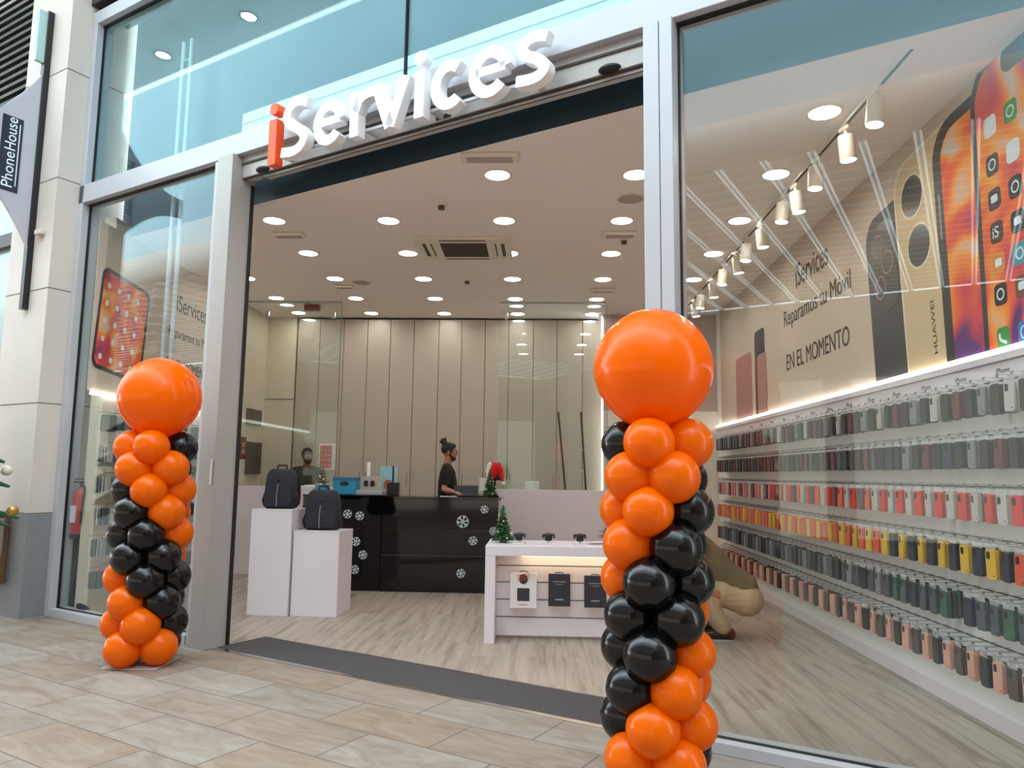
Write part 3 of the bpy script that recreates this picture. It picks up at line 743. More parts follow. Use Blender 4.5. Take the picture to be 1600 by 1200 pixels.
# step ladder behind right glass
ld = thing('step_ladder', 'folded aluminium step ladder leaning behind the right glass partition', 'ladder', (.62, 10.78, 0), R(8))
for x in (-.16, .10):
    b = MB(); b.box(-.012, -.02, 0, .012, .02, 2.35, .003, Matrix.Translation((x, 0, 0)) @ Matrix.Rotation(R(-4 if x < 0 else -2), 4, 'Y') @ Matrix.Rotation(R(-9), 4, 'X')); b.build('rail', M['louver'], ld)
for k in range(7):
    b = MB(); z = .25 + k * .3; b.box(-.16 - z * .06, z * .158 - .015, z, .12 - z * .02, z * .158 + .03, z + .02); b.build('step', M['alu'], ld)

# --- black counter
ctn = thing('service_counter', 'long black glossy service counter with white snowflake stickers', 'counter', (0, 9.03, 0))
b = MB(); b.box(-2.86, .012, .0, -1.905, .60, 1.105, .004); b.build('left_section', M['black_gloss'], ctn)
b = MB(); b.box(-1.895, .0, .0, -.50, .60, 1.09, .004); b.build('right_section', M['black_gloss'], ctn)
b = MB(); b.box(-2.86, -.005, 1.105, -1.895, .62, 1.125, .003); b.box(-1.895, -.02, 1.09, -.47, .62, 1.115, .003); b.build('top', M['black_gloss'], ctn)
b = MB(); b.box(-1.89, -.006, .42, -.505, 0, .428); b.box(-1.89, -.006, .72, -.505, 0, .724); b.build('panel_joint', M['gap'], ctn)
flakes = [(525, 809, 11), (543, 803, 12), (562, 806, 12), (533, 842, 11), (556, 846, 12), (567, 867, 12), (528, 889, 11), (554, 890, 12), (723, 815, 17), (757, 796, 11), (739, 845, 12), (771, 830, 11), (720, 896, 12)]
for px, py, rr in flakes:
    p = on_y(px, py, 9.03 - .004); r = rr * 9.03 / FPX * .5 * 1.15 * 1.0
    b = MB()
    rin = .0
    for k in range(6):
        a = R(60 * k + 12); d = Vector((math.cos(a), math.sin(a))); n_ = Vector((-d.y, d.x))
        mt = Matrix.Translation((p.x, -.004, p.z)) @ Matrix.Rotation(PI / 2, 4, 'X')
        b.ribbon([(0, 0), tuple(d * r)], r * .20, .002, mt)
        for s_ in (-1, 1):
            q0 = d * r * .55; q1 = d * r * .92 + n_ * s_ * r * .36
            b.ribbon([tuple(q0), tuple(q1)], r * .15, .002, mt)
    b.build('snowflake_sticker', M['sticker'], ctn)

# --- things on the counter
def on_counter(px, z=1.115, y=9.3): return on_y(px, 700, y).x
bx = thing('blue_carton', 'bright blue carton with dark oval window on the counter', 'box', (on_counter(546), 9.22, 1.125))
b = MB(); b.box(-.14, -.10, 0, .14, .10, .20, .006); b.build('body', M['blue'], bx)
b = MB(); b.box(-.145, -.105, .17, .145, .105, .205, .004); b.build('lid', mat('teal_card', rgb(30, 110, 150), .5), bx)
b = MB(); b.prism([(.0 + .06 * math.cos(t * PI / 8), .13 + .028 * math.sin(t * PI / 8)) for t in range(16)], .002, Matrix.Translation((0, -.102, 0)) @ Matrix.Rotation(PI / 2, 4, 'X')); b.build('oval_window', M['navy'], bx)
b = MB(); b.box(-.06, -.06, 0, .06, .06, .11, .01); tag(b.build('teal_tub', M['blue'], loc=(on_counter(510), 9.20, 1.126)), 'small teal tub left of the blue carton', 'tub')
b = MB()
for i in range(6): b.box(-.14 + random.uniform(-.01, .01), -.1, .004 * i, .14 + random.uniform(-.01, .01), .1, .004 * i + .003)
tag(b.build('paper_stack', M['whitebox'], loc=(on_counter(514), 9.44, 1.126)), 'loose stack of white papers on the counter left of the carton', 'papers')
ad = thing('acrylic_display', 'grey and clear display stand holding two dark watches on the counter', 'display stand', (on_counter(583), 9.27, 1.125))
b = MB(); b.box(-.17, -.13, 0, .17, .12, .05, .006); b.build('base', M['alu'], ad)
b = MB(); b.box(-.13, -.02, .05, .13, -.01, .22, .003); b.build('back_panel', M['cab'], ad)
for x in (-.06, .02):
    b = MB(); b.box(x - .025, -.04, .10, x + .025, -.02, .17, .008); b.build('watch', M['black'], ad)
b = MB(); b.box(-.17, .10, .05, .17, .112, .23); b.build('clear_cover', M['pglass'], ad)
lp = thing('wand_lamp', 'upright white wand shaped device on a dark foot on the counter', 'lamp', (on_counter(572), 9.48, 1.125))
b = MB(); b.lathe([(.028, 0), (.028, .015), (.02, .02), (.02, .13), (.0, .13)]); b.build('foot', M['black'], lp, True)
b = MB(); b.lathe([(.022, .13), (.024, .14), (.024, .39), (.018, .40), (.0, .40)]); b.build('wand', M['sign_white'], lp, True)
b = MB(); b.box(-.07, -.05, 0, .07, .05, .16, .006); b.box(-.015, -.02, .16, .0, .03, .36); tag(b.build('card_holder', M['black'], loc=(-1.80, 9.20, 1.116)), 'black upright card holder at the join of the counter', 'holder')
ls = thing('leaflet_stand', 'pale blue leaflet in an acrylic stand on the counter', 'leaflet stand', (on_counter(604), 9.45, 1.116))
b = MB(); b.box(-.11, 0, .01, .11, .006, .36, .002, Matrix.Rotation(R(-8), 4, 'X')); lf = b.build('leaflet', M['teal'], ls)
b = MB(); b.prism([(.06 * math.cos(t * PI / 8), .13 + .065 * math.sin(t * PI / 8)) for t in range(16)], .002, Matrix.Rotation(R(-8), 4, 'X') @ Matrix.Translation((.0, -.001, 0)) @ Matrix.Rotation(PI / 2, 4, 'X')); b.build('round_picture', mat('pink_print', rgb(190, 90, 90), .5), lf)
b = MB(); b.box(-.11, -.05, 0, .11, .06, .012, .003); b.build('foot', M['pglass'], ls)
lt = thing('laptop', 'dark open laptop on the counter before the standing man', 'laptop', (-.93, 9.33, 1.116), R(180))
b = MB(); b.box(-.15, -.10, 0, .15, .10, .018, .004); b.build('keyboard_deck', M['black'], lt)
b = MB(); b.box(-.15, -.006, 0, .15, .004, .12, .003, Matrix.Translation((0, -.1, .014)) @ Matrix.Rotation(R(14), 4, 'X')); b.build('screen', M['black'], lt)
b = MB(); b.box(-.1, -.07, 0, .1, .07, .004); tag(b.build('paper_sheet', M['whitebox'], loc=(-1.12, 9.2, 1.116), rz=.2), 'single white paper sheet under the standing mans hand', 'paper')
tm = thing('card_terminal', 'pale card terminal on the counter right of the laptop', 'terminal', (-.72, 9.50, 1.116), R(-20))
b = MB(); b.box(-.10, -.07, 0, .10, .07, .07, .02); b.build('body', M['cab'], tm, True)
b = MB(); b.box(-.07, .02, .07, .07, .045, .23, .01); b.build('display', M['whitebox'], tm)
# santa hat on a post
ph = thing('hat_stand', 'slim black stand at the counter end carrying the santa hat', 'stand', (-.57, 9.42, 1.115))
b = MB(); b.box(-.05, -.05, 0, .05, .05, .012, .003); b.build('foot', M['black'], ph)
b = MB(); b.box(-.012, -.012, .01, .012, .012, .30); b.build('post', M['black'], ph)
b = MB(); b.box(-.07, -.015, .20, .07, .012, .42, .012); b.build('screen', M['black'], ph)
sh = thing('santa_hat', 'red santa hat with white trim hung on the stand above the small tree', 'santa hat', (-.57, 9.40, 1.39))
b = MB(); b.loft([(-.045, -.02, -.0), (-.03, -.02, .03), (-.01, -.02, .07), (.015, -.02, .09), (.04, -.02, .085), (.062, -.02, .05), (.075, -.02, .0), (.088, -.02, -.05), (.10, -.02, -.09)], [(.075, .06), (.078, .06), (.072, .055), (.062, .05), (.052, .045), (.042, .038), (.032, .028), (.022, .018), (.012, .01)], hint=(0, 1, 0)); b.build('cone', M['felt'], sh, True, angle=80)
b = MB(); b.loft([(-.075, -.02, -.01), (-.075, -.02, .05), (-.065, -.02, .12)], [(.035, .06), (.04, .06), (.03, .05)], hint=(0, 1, 0)); b.build('fur_trim', M['fur'], sh, True)
b = MB(); b.ell((.105, -.02, -.11), .028, .028, .028); b.build('pompom', M['fur'], sh, True)
# small trees
t1 = thing('small_christmas_tree', 'small green christmas tree on the counter under the santa hat', 'christmas tree', (-.615, 9.14, 1.115), 0, None); fir(t1, .34, .10, 14, nbl=16, br=.009, wire=.003)
t2 = thing('small_christmas_tree', 'small green christmas tree on the left corner of the white table', 'christmas tree', (-.33, 6.72, .80), 0, None); fir(t2, .33, .10, 14, nbl=18, br=.008, wire=.003)
t3 = thing('small_christmas_tree', 'small brown twig tree with pale baubles behind the backpacks', 'christmas tree', (-2.75, 9.45, 1.126), 0, None); fir(t3, .34, .12, 9, M['brown'], 12, .013, .0025)

# --- plinths with backpacks
def plinth(x0, x1, y, h, lab):
    r = thing('display_plinth', lab, 'plinth', ((x0 + x1) / 2, y, 0), R(-4))
    w_ = (x1 - x0) / 2; b = MB(); b.box(-w_, 0, 0, w_, .42, h - .012, .002); b.build('body', M['white'], r)
    b = MB(); b.box(-w_ - .002, -.002, h - .011, w_ + .002, .422, h, .002); b.build('top_panel', M['white'], r); return r
plinth(-2.86, -2.445, 7.42, 1.02, 'taller white display plinth at the left')
plinth(-2.43, -1.965, 7.42, .815, 'shorter white display plinth beside the counter')
def backpack(name, loc, rz, wd, h, lab):
    r = thing(name, lab, 'backpack', loc, rz); hw_ = wd / 2; d = .16
    rings = []
    for z, k, kd in ((0, .86, .80), (.02, .97, .95), (.10, 1.0, 1.0), (h * .45, 1.0, 1.0), (h * .7, .96, .92), (h * .86, .90, .80), (h * .95, .80, .62), (h, .62, .40)):
        rings.append([Vector((x * k, y * kd, z)) for x, y in rrect(-hw_, -d / 2, hw_, d / 2, .055, 5)])
    b = MB(); b.ring_loft(rings); b.build('body', M['bag'], r, True, angle=60)
    rings = []
    for z, k, kd in ((.03, .80, .8), (.05, .86, 1), (h * .40, .86, 1), (h * .48, .80, .8)):
        rings.append([Vector((x * k, y * kd - d / 2 - .008, z)) for x, y in rrect(-hw_, -.022, hw_, .022, .02, 4)])
    b = MB(); b.ring_loft(rings); b.build('front_pocket', M['bag'], r, True, angle=60)
    b = MB(); b.tube([(0, -d / 2 - .036, h * .06), (0, -d / 2 - .038, h * .35), (0, -d / 2 - .012, h * .62)], .004); b.build('zip', M['greyink'], r)
    b = MB(); b.tube([(-.05, -.0, h - .01), (-.045, 0, h + .035), (.045, 0, h + .035), (.05, 0, h - .01)], .010); b.build('top_handle', M['bag_trim'], r)
    for s_ in (-1, 1):
        b = MB(); b.loft([(s_ * .09, d / 2 - .02, h * .88), (s_ * .12, d / 2 + .05, h * .6), (s_ * .13, d / 2 + .045, h * .25), (s_ * .15, d / 2 - .02, .04)], [(.03, .01)] * 4, n=8, hint=(0, 1, 0)); b.build('shoulder_strap', M['bag_trim'], r, True)
        b = MB(); b.loft([(s_ * (hw_ - .005), -.0, .03), (s_ * (hw_ + .012), 0, h * .2), (s_ * (hw_ - .005), 0, h * .36)], [(.05, .02)] * 3, n=10, hint=(1, 0, 0)); b.build('side_pocket', M['bag_trim'], r, True)
    b = MB(); b.box(-.018, -d / 2 - .004, h * .70, .018, -d / 2 + .004, h * .76, .003); b.build('badge', M['bag_trim'], r)
backpack('backpack', (-2.64, 7.63, 1.02), R(-3), .32, .40, 'dark backpack standing on the taller plinth')
backpack('backpack', (-2.20, 7.63, .815), R(-2), .35, .40, 'dark backpack standing on the shorter plinth')

# --- white display table
tb = thing('display_table', 'white display table with slatted back panel, lit shelf edge and hanging boxes', 'table', (0, 0, 0))
TX0, TX1, TY0, TY1, TZ = -.46, 1.12, 6.42, 6.98, .80
b = MB(); b.box(TX0, TY0, TZ - .085, TX1, TY1, TZ, .004); b.build('top', M['white'], tb)
for x0, lab in ((TX0, 1), (TX1 - .085, 2)):
    b = MB(); b.box(x0, TY0, 0, x0 + .085, TY1, TZ - .086, .003); b.build('leg', M['white'], tb)
sl = []
z = .03
for i, zz in enumerate((.03, .19, .335, .48, .62)):
    z1 = (.03, .19, .335, .48, .62, TZ - .086)[i + 1]
    b = MB(); b.box(TX0 + .086, TY0 + .20, zz, TX1 - .086, TY0 + .225, z1 - .012, .002); b.build('back_slat', M['white'], tb)
b = MB(); b.box(TX0 + .086, TY0 + .212, .03, TX1 - .086, TY0 + .222, TZ - .09); b.build('slat_groove', M['greyink'], tb)
b = MB(); b.box(TX0 + .30, TY0 + .10, TZ - .096, TX1 - .3, TY0 + .12, TZ - .087); b.build('led_bar', M['warm'], tb)
def hang_box(px, zt, wd, h, m, lab):
    yb = TY0 + .12; x = on_y(px, 900, yb).x
    r = thing('hanging_box', lab, 'box', (x, yb, zt - h), 0)
    b = MB(); b.box(-wd / 2, -.02, 0, wd / 2, .02, h, .002); bb = b.build('carton', m, r)
    tc_ = M['greyink'] if m == M['darkbox'] else M['ink']
    mt = Matrix.Rotation(PI / 2, 4, 'X')
    b = MB(); b.ribbon([(-.03, h), (-.03, h + .012), (.03, h + .012), (.03, h)], .006, .002, Matrix.Translation((0, 0, 0)) @ mt); b.build('hang_tab', M['darkbox'], r)
    b = MB(); b.tube([(0, .075, h + .012), (0, -.02, h + .012), (0, -.03, h + .022)], .003); b.build('hook', M['steel'], r)
    if m == M['whitebox']:
        b = MB(); b.box(-.052, -.0225, .06, .052, -.02, .165); b.build('window_print', M['darkbox'], bb)
        b = MB(); b.prism([(.038 * math.cos(t * PI / 9), h - .05 + .042 * math.sin(t * PI / 9)) for t in range(18)], .0025, Matrix.Translation((0, -.02, 0)) @ mt); b.build('round_print', M['darkbox'], bb)
        b = MB()
        for k_ in range(4): b.ribbon([(-.055, h - .07 + k_ * .016), (.055, h - .045 + k_ * .016)], .003, .003, Matrix.Translation((0, -.02, 0)) @ mt)
        b.build('stroke_print', M['sign_orange'], bb)
        b = MB(); b.box(-.035, -.0215, .025, .035, -.02, .032); b.build('text_print', M['greyink'], bb)
    else:
        for q in ((-.055, h - .065, .055, h - .058), (-.03, h - .085, .03, h - .08), (-.035, .05, .035, .062)):
            b = MB(); b.box(q[0], -.0215, q[1], q[2], -.02, q[3]); b.build('text_print', M['greyink'], bb)
hang_box(818, .565, .225, .29, M['whitebox'], 'white hanging box with dark square print on the table front')
hang_box(874, .56, .185, .265, M['darkbox'], 'dark hanging box in the middle of the table front')
hang_box(930, .55, .185, .26, M['darkbox'], 'dark hanging box nearest the tall right balloon column')
for i, px in enumerate((811, 857, 906)):
    x = on_y(px, 845, 6.62).x
    r = thing('watch_stand', 'black smartwatch on a white stand on the table, %s' % ('nearest the small tree', 'middle of three', 'farthest from the small tree')[i], 'watch', (x, 6.62, TZ), R(-8 + 6 * i), 'watch stands on the white table')
    b = MB(); b.box(-.055, -.05, 0, .055, .05, .012, .004); b.build('base', M['white'], r)
    b = MB(); b.box(-.01, .0, .01, .01, .02, .045); b.build('post', M['white'], r)
    b = MB(); b.box(-.032, -.022, .028, .032, .006, .088, .012); b.build('watch_case', M['black'], r, True)
    b = MB(); b.loft([(.045, 0, .055), (.05, .02, .075), (.0, .03, .082), (-.05, .02, .075), (-.045, 0, .055)], [(.012, .004)] * 5, n=8); b.build('strap', M['black'], r, True)
r = thing('tinsel_bow', 'spiky purple black tinsel bow on the right of the table', 'decoration', (.60, 6.66, TZ))
b = MB(); rnd = random.Random(5)
for i in range(60):
    v = Vector((rnd.uniform(-1, 1), rnd.uniform(-1, 1), rnd.uniform(-.1, 1))).normalized() * rnd.uniform(.06, .12)
    b.loft([Vector((0, 0, .06)), Vector((0, 0, .06)) + v], [.004, .0012], n=4, dome=False)
b.build('tinsel', mat('dark_purple_foil', rgb(40, 30, 62), .3, .5), r)
b = MB(); b.ell((0, 0, .06), .03, .03, .03); b.build('knot', M['black'], r, True)
r = thing('paper_fan', 'white paper leaflets fanned out beside the tinsel bow', 'leaflets', (.52, 6.72, TZ))
for i in range(5):
    b = MB(); b.box(-.09, -.06, .004 * i, .09, .06, .004 * i + .003, 0, Matrix.Rotation(R(-30 + 15 * i), 4, 'Z')); b.build('leaflet', M['whitebox'], r)

# --- poster on the cabinets, signs on left wall
ps = thing('wall_poster', 'red poster with small icons on the cabinet behind the sitting man', 'poster', (on_y(511, 716, 11.43).x, 11.44, 1.4 + (739 - 716) / FPX * 11.4))
b = MB(); b.box(-.13, -.008, -.20, .13, 0, .20, .002); b.build('sheet', M['whitebox'], ps)
b = MB(); b.box(-.11, -.010, -.17, .07, -.008, .17); pr = b.build('red_print', mat('red_poster_print', rgb(196, 66, 64), .5, noise=.25, nscale=9), ps)
b = MB()
for i in range(4):
    for j in range(3): b.box(-.09 + j * .055, -.0115, -.14 + i * .075, -.065 + j * .055, -.010, -.11 + i * .075)
b.build('icon', M['khaki'], pr)
for px, py, hh, lab in ((371, 706, .11, 'lower'), (380, 700, .16, 'upper')):
    p = on_x(px, py, XL + .006)
    r = thing('fire_sign', '%s small red fire sign on the left wall by the glass partition' % lab, 'sign', p)
    b = MB(); b.box(-.004, -.09, -hh, .004, .09, hh, .001); b.build('plate', M['exit'], r)
    b = MB(); b.box(.004, -.05, -hh * .5, .006, .05, -hh * .1); b.box(.004, -.05, .1 * hh, .006, .05, .5 * hh); b.build('pictogram', M['khaki'], r)
for px, y0, y1, lab in ((397, 640, 664, 'upper small'), (397, 691, 741, 'lower tall')):
    p0 = on_x(px, y0, XL + .02); p1 = on_x(px, y1, XL + .02)
    r = thing('wall_cabinet', '%s dark metal cabinet on the left wall behind the glass' % lab, 'cabinet', (XL, p0.y, p1.z))
    b = MB(); b.box(0, -.25, 0, .05, .25, p0.z - p1.z, .004); b.build('box', M['grille'], r)
    b = MB(); b.box(.05, -.22, .03, .056, .22, p0.z - p1.z - .03, .002); b.build('door', M['gap'], r)

# ================================================================== BALLOON COLUMNS
def balloon_mesh(r):
    b = MB(); prof = []
    for i in range(17):
        a = PI * i / 16 - PI / 2
        rr = math.cos(a); z = math.sin(a)
        if z < 0: rr *= (1 - .16 * z * z)
        prof.append((max(.0005, rr * r), z * r * 1.04))
    n = 28; rings = [[Vector((q * math.cos(2 * PI * i / n), q * math.sin(2 * PI * i / n), z)) for i in range(n)] for q, z in prof]
    b.ring_loft(rings)
    b.lathe([(.007, -r * 1.03 - .012), (.011, -r * 1.03 - .010), (.006, -r * 1.03), (.012, -r * 1.0)], n=10)
    return b.mesh('balloon', True, 70)
BM_ = {}
for k_, mm in (('O', M['orange']), ('B', M['black_latex'])):
    me = balloon_mesh(.137); me.materials.append(mm); BM_[k_] = me
big = balloon_mesh(.29); big.materials.append(M['orange'])
def column(loc, cols_A, cols_B, lab, view, rbig, zbig, lean, start, sc=1.0, spacing=.1586, dxbig=0, z0=.135):
    c = thing('balloon_column', lab, 'balloon column', loc, 0)
    b = MB(); b.box(-.20, -.20, 0, .20, .20, .008, .003); b.build('base_plate', M['alu_dark'], c)
    b = MB(); b.cyl((0, 0, .008), (0, 0, zbig - .1), .012); b.build('pole', M['white'], c)
    rnd = random.Random(int(loc[0] * 100))
    for k in range(10):
        z = z0 + spacing * k
        if k % 2 == 0:
            ph = [-135, -45, 45, 135]; cs = cols_A[k // 2]        # FL, FR, BR, BL  (front = towards camera)
        else:
            ph = [-90, 0, 90, 180]; cs = cols_B[k // 2]           # Front, Right, Back, Left
        for a, q in zip(ph, cs):
            aa = R(a) + view + R(rnd.uniform(-4, 4)) + R(lean)
            rr = .168 * sc
            o = bpy.data.objects.new('balloon', BM_[q]); COL.objects.link(o); o.parent = c
            o.location = (rr * math.cos(aa), rr * math.sin(aa), z + rnd.uniform(-.006, .006))
            d = Vector((math.cos(aa), math.sin(aa), .0)); o.rotation_euler = d.to_track_quat('Z', 'Y').to_euler()
            s_ = sc * rnd.uniform(.95, 1.02); o.scale = (s_, s_, s_ * .97)
            o['label'] = 'orange balloon' if q == 'O' else 'black balloon'
    o = bpy.data.objects.new('large_balloon', big); COL.objects.link(o); o.parent = c; o.location = (dxbig, 0, zbig); s_ = rbig / .29; o.scale = (s_, s_, s_)
    o['label'] = 'big round orange balloon on top'
    return c
vl_ = math.atan2(5.5, -2.84) - PI / 2
column((-2.885, 5.55, 0), ['OOBB', 'OBBO', 'BBOO', 'BOOB', 'OOBB'], ['OBBO', 'BBOO', 'BOOB', 'OOBB', 'OBBO'],
       'farther orange and black balloon column standing before the left window', vl_, .298, 1.93, -8, 0, sc=.97)
vr_ = math.atan2(3.4, .55) - PI / 2
column((.535, 3.54, 0), ['OOBB', 'BOOB', 'BBOO', 'OBBO', 'OOBB'], ['OOBB', 'BOOB', 'BBOO', 'OBBO', 'OOBB'],
       'nearest orange and black balloon column, standing before the right door post', vr_, .280, 1.895, -10, 0, sc=.865, spacing=.1535, dxbig=-.01, z0=.165)

# ================================================================== LEFT WINDOW CONTENTS
b = MB(); b.box(0, 6.95, 2.10, .035, 10.2, 2.13); led = b.build('led_strip', M['strip'], loc=(XL, 0, 0)); tag(led, 'glowing white light strip along the left wall above the cases', 'light strip')
p_ = thing('pipe_pair', 'pair of upright metal tubes behind the left window', 'door handle', W(-1.27, .22), FA)  # plain upright tubes just inside the glass, purpose left open
for x in (0, .125):
    b = MB(); b.cyl((x, 0, .25), (x, 0, 5.6), .021); b.build('tube', M['alu'], p_, True)
for z in (.5, 2.2, 5.4):
    b = MB(); b.cyl((-.02, 0, z), (.145, 0, z), .010); b.build('bracket', M['steel'], p_, True)
b = MB(); b.box(.002, 7.78, .12, .06, 8.85, 2.0, .006); tag(b.build('black_display_board', M['black'], loc=(XL, 0, 0)), 'tall black display board on the left wall behind the balloons', 'board')
# fire extinguisher
fe = thing('fire_extinguisher', 'red fire extinguisher hanging inside the left window', 'fire extinguisher', W(-2.25, .11, .72), FA)
b = MB(); b.lathe([(.0, 0), (.07, 0), (.075, .02), (.075, .40), (.06, .45), (.03, .48), (.02, .50), (.0, .50)]); b.build('cylinder', M['red'], fe, True)
b = MB(); b.lathe([(.0765, .0), (.0765, .05), (.0, .05)]); b.build('foot_ring', M['black'], fe, True)
b = MB(); b.cyl((0, 0, .5), (0, 0, .54), .018); b.box(-.015, -.08, .54, .015, .03, .555); b.box(-.015, -.075, .57, .015, .03, .58); b.build('valve_lever', M['black'], fe)
b = MB(); b.tube(catmull([(0, -.02, .53), (.09, -.03, .50), (.10, -.04, .35), (.085, -.04, .15)], 5), .010); b.build('hose', M['black'], fe, True)
b = MB(); b.box(-.04, -.0765, .16, .04, -.06, .32); b.build('instruction_label', M['whitebox'], fe)
b = MB(); b.loft(catmull([(-.10, 0, .34), (-.07, -.02, .2), (.02, -.03, .09), (.14, -.05, .05)], 5), [.045] * 15 + [.035], n=10); tag(b.build('black_cloth', M['black_matt'], None, True, loc=W(-2.16, .16, 0), rz=FA), 'crumpled black cloth on the floor in the left window corner', 'cloth')

# ================================================================== MURALS (flat printed artwork on the walls)
def wall_mtx(side, y, z, lift=.004):
    """local x to the reader's right, y up"""
    if side == 'R': return Matrix.Translation((XR - lift, y, z)) @ Matrix(((0, 0, -1, 0), (-1, 0, 0, 0), (0, 1, 0, 0), (0, 0, 0, 1)))
    return Matrix.Translation((XL + lift, y, z)) @ Matrix(((0, 0, 1, 0), (1, 0, 0, 0), (0, 1, 0, 0), (0, 0, 0, 1)))
def art_mat(name, cols, scale=1.6):
    m = bpy.data.materials.new(name); m.use_nodes = True; t = m.node_tree; b_ = t.nodes['Principled BSDF']
    tcn = t.nodes.new('ShaderNodeTexCoord'); n = t.nodes.new('ShaderNodeTexNoise'); n.inputs['Scale'].default_value = scale; n.inputs['Detail'].default_value = 1.2; n.inputs['Distortion'].default_value = 1.6
    c = t.nodes.new('ShaderNodeValToRGB'); e = c.color_ramp.elements
    e[0].position = .3; e[0].color = cols[0]; e[1].position = .72; e[1].color = cols[-1]
    for i, q in enumerate(cols[1:-1]):
        x = e.new(.3 + .42 * (i + 1) / (len(cols) - 1)); x.color = q
    t.links.new(tcn.outputs['Object'], n.inputs['Vector']); t.links.new(n.outputs['Fac'], c.inputs['Fac']); t.links.new(c.outputs[0], b_.inputs['Base Color'])
    b_.inputs['Roughness'].default_value = .5; return m
scr = art_mat('screen_art_print', [rgb(90, 40, 110), rgb(215, 60, 80), rgb(240, 100, 40), rgb(250, 160, 60), rgb(215, 200, 190)], 1.7)
muR = thing('wall_mural', 'printed mural of giant phones and lettering on the right wall above the light strip', 'mural', (0, 0, 0))
b = MB(); b.box(XR - .003, 3.4, 2.14, XR, 10.9, CZ - .002); b.build('background', mat('mural_print', rgb(206, 190, 174), .6, noise=.06, nscale=1.2), muR)
def art(poly_px, m, name, lift, parent=muR, x=None):
    """outline taken on the wall plane"""
    X0 = XR - lift
    pts = [on_x(a, c, X0) for a, c in poly_px]
    b = MB(); b.ring_loft([[Vector((X0, p.y, p.z)) for p in pts], [Vector((X0 - .0015, p.y, p.z)) for p in pts]])
    return b.build(name, m, parent)
ROSE = mat('pinkish_print', rgb(170, 130, 124), .6); GOLDP = mat('champagne_print', rgb(214, 190, 150), .45, noise=.04)
DKP = mat('graphite_print', rgb(62, 60, 64), .45); LENS = mat('lens_print', rgb(44, 36, 38), .3); RIM = mat('rim_print', rgb(226, 214, 190), .4)
def phone_art(y0, y1, z0, z1, m, name, lift, r=.12, tilt=0, parent=muR, side='R'):
    """phone drawn between wall depths y1 (far) and y0 (near)"""
    wd = abs(y1 - y0); h = z1 - z0
    mt = wall_mtx(side, y1 if side == 'R' else y0, z0, lift) @ Matrix.Rotation(R(tilt), 4, 'Z')
    b = MB(); b.prism(rtop(0, 0, wd, h, r), .0015, mt); return b.build(name, m, parent), mt, wd, h
def disc(cx, cy, r, n=24): return [(cx + r * math.cos(2 * PI * i / n), cy + r * math.sin(2 * PI * i / n)) for i in range(n)]
def rtop(x0, y0, x1, y1, r): return [(x0, y0), (x1, y0)] + rrect(x0, y0, x1, y1, r)[:7] + rrect(x0, y0, x1, y1, r)[7:14]
# far small phones
o, mt, wd, h = phone_art(9.3, 10.05, 2.14, 2.95, ROSE, 'phone_print', .005, .08)
o, mt, wd, h = phone_art(8.75, 9.15, 2.14, 3.15, DKP, 'phone_print', .006, .06)
o, mt, wd, h = phone_art(8.7, 9.05, 2.14, 2.85, ROSE, 'phone_print', .008, .06)
# dark phone
o, mt, wd, h = phone_art(4.80, 5.88, 2.112, 3.42, DKP, 'phone_print', .005, .20, 4)
b = MB(); b.prism(rrect(.07, h - .78, .48, h - .09, .13), .0015, mt @ Matrix.Translation((0, 0, .0016))); cmo = b.build('camera_print', LENS, o)
b = MB()
for c in ((.2, h - .25), (.34, h - .42), (.2, h - .58)): b.ribbon(disc(*c, .085) + [disc(*c, .085)[0]], .012, .0012, mt @ Matrix.Translation((0, 0, .0032)))
b.build('lens_print', ROSE, cmo)
# clipped below the light strip by a plain white board later
o, mt, wd, h = phone_art(4.35, 5.36, 2.112, 3.66, RIM, 'phone_print', .009, .22, 4)
b = MB(); b.prism(rtop(.025, .0, wd - .02, h - .03, .2), .0012, mt @ Matrix.Translation((0, 0, .0016))); gb = b.build('phone_back', GOLDP, o)
b = MB()
for c in ((.26, h - .30), (.30, h - .68)):
    b.prism(disc(*c, .165), .001, mt @ Matrix.Translation((0, 0, .003)))
b.build('lens_rim', RIM, gb)
b = MB()
for c in ((.26, h - .30), (.30, h - .68)): b.prism(disc(*c, .145), .001, mt @ Matrix.Translation((0, 0, .0042)))
b.build('lens_print', LENS, gb)
tt = text('maker_text', 'HUAWEI', M['ink'], gb, mt @ Matrix.Translation((.42, .08, .0032)) @ Matrix.Rotation(PI / 2, 4, 'Z'), height=.045, width=.36, ext=.0008)
# phone with colour screen, partly behind
o, mt, wd, h = phone_art(3.95, 4.84, 2.112, 3.70, mat('black_bezel_print', rgb(38, 34, 38), .4), 'phone_print', .014, .24, 2)
b = MB(); b.prism(rtop(.10, 0, wd - .03, h - .08, .18), .001, mt @ Matrix.Translation((0, 0, .0016))); b.build('screen_print', scr, o)
b = MB(); b.ribbon([(.05, h - .45), (.05, h - .75)], .02, .001, mt @ Matrix.Translation((0, 0, .0016))); b.build('button_print', M['greyink'], o)
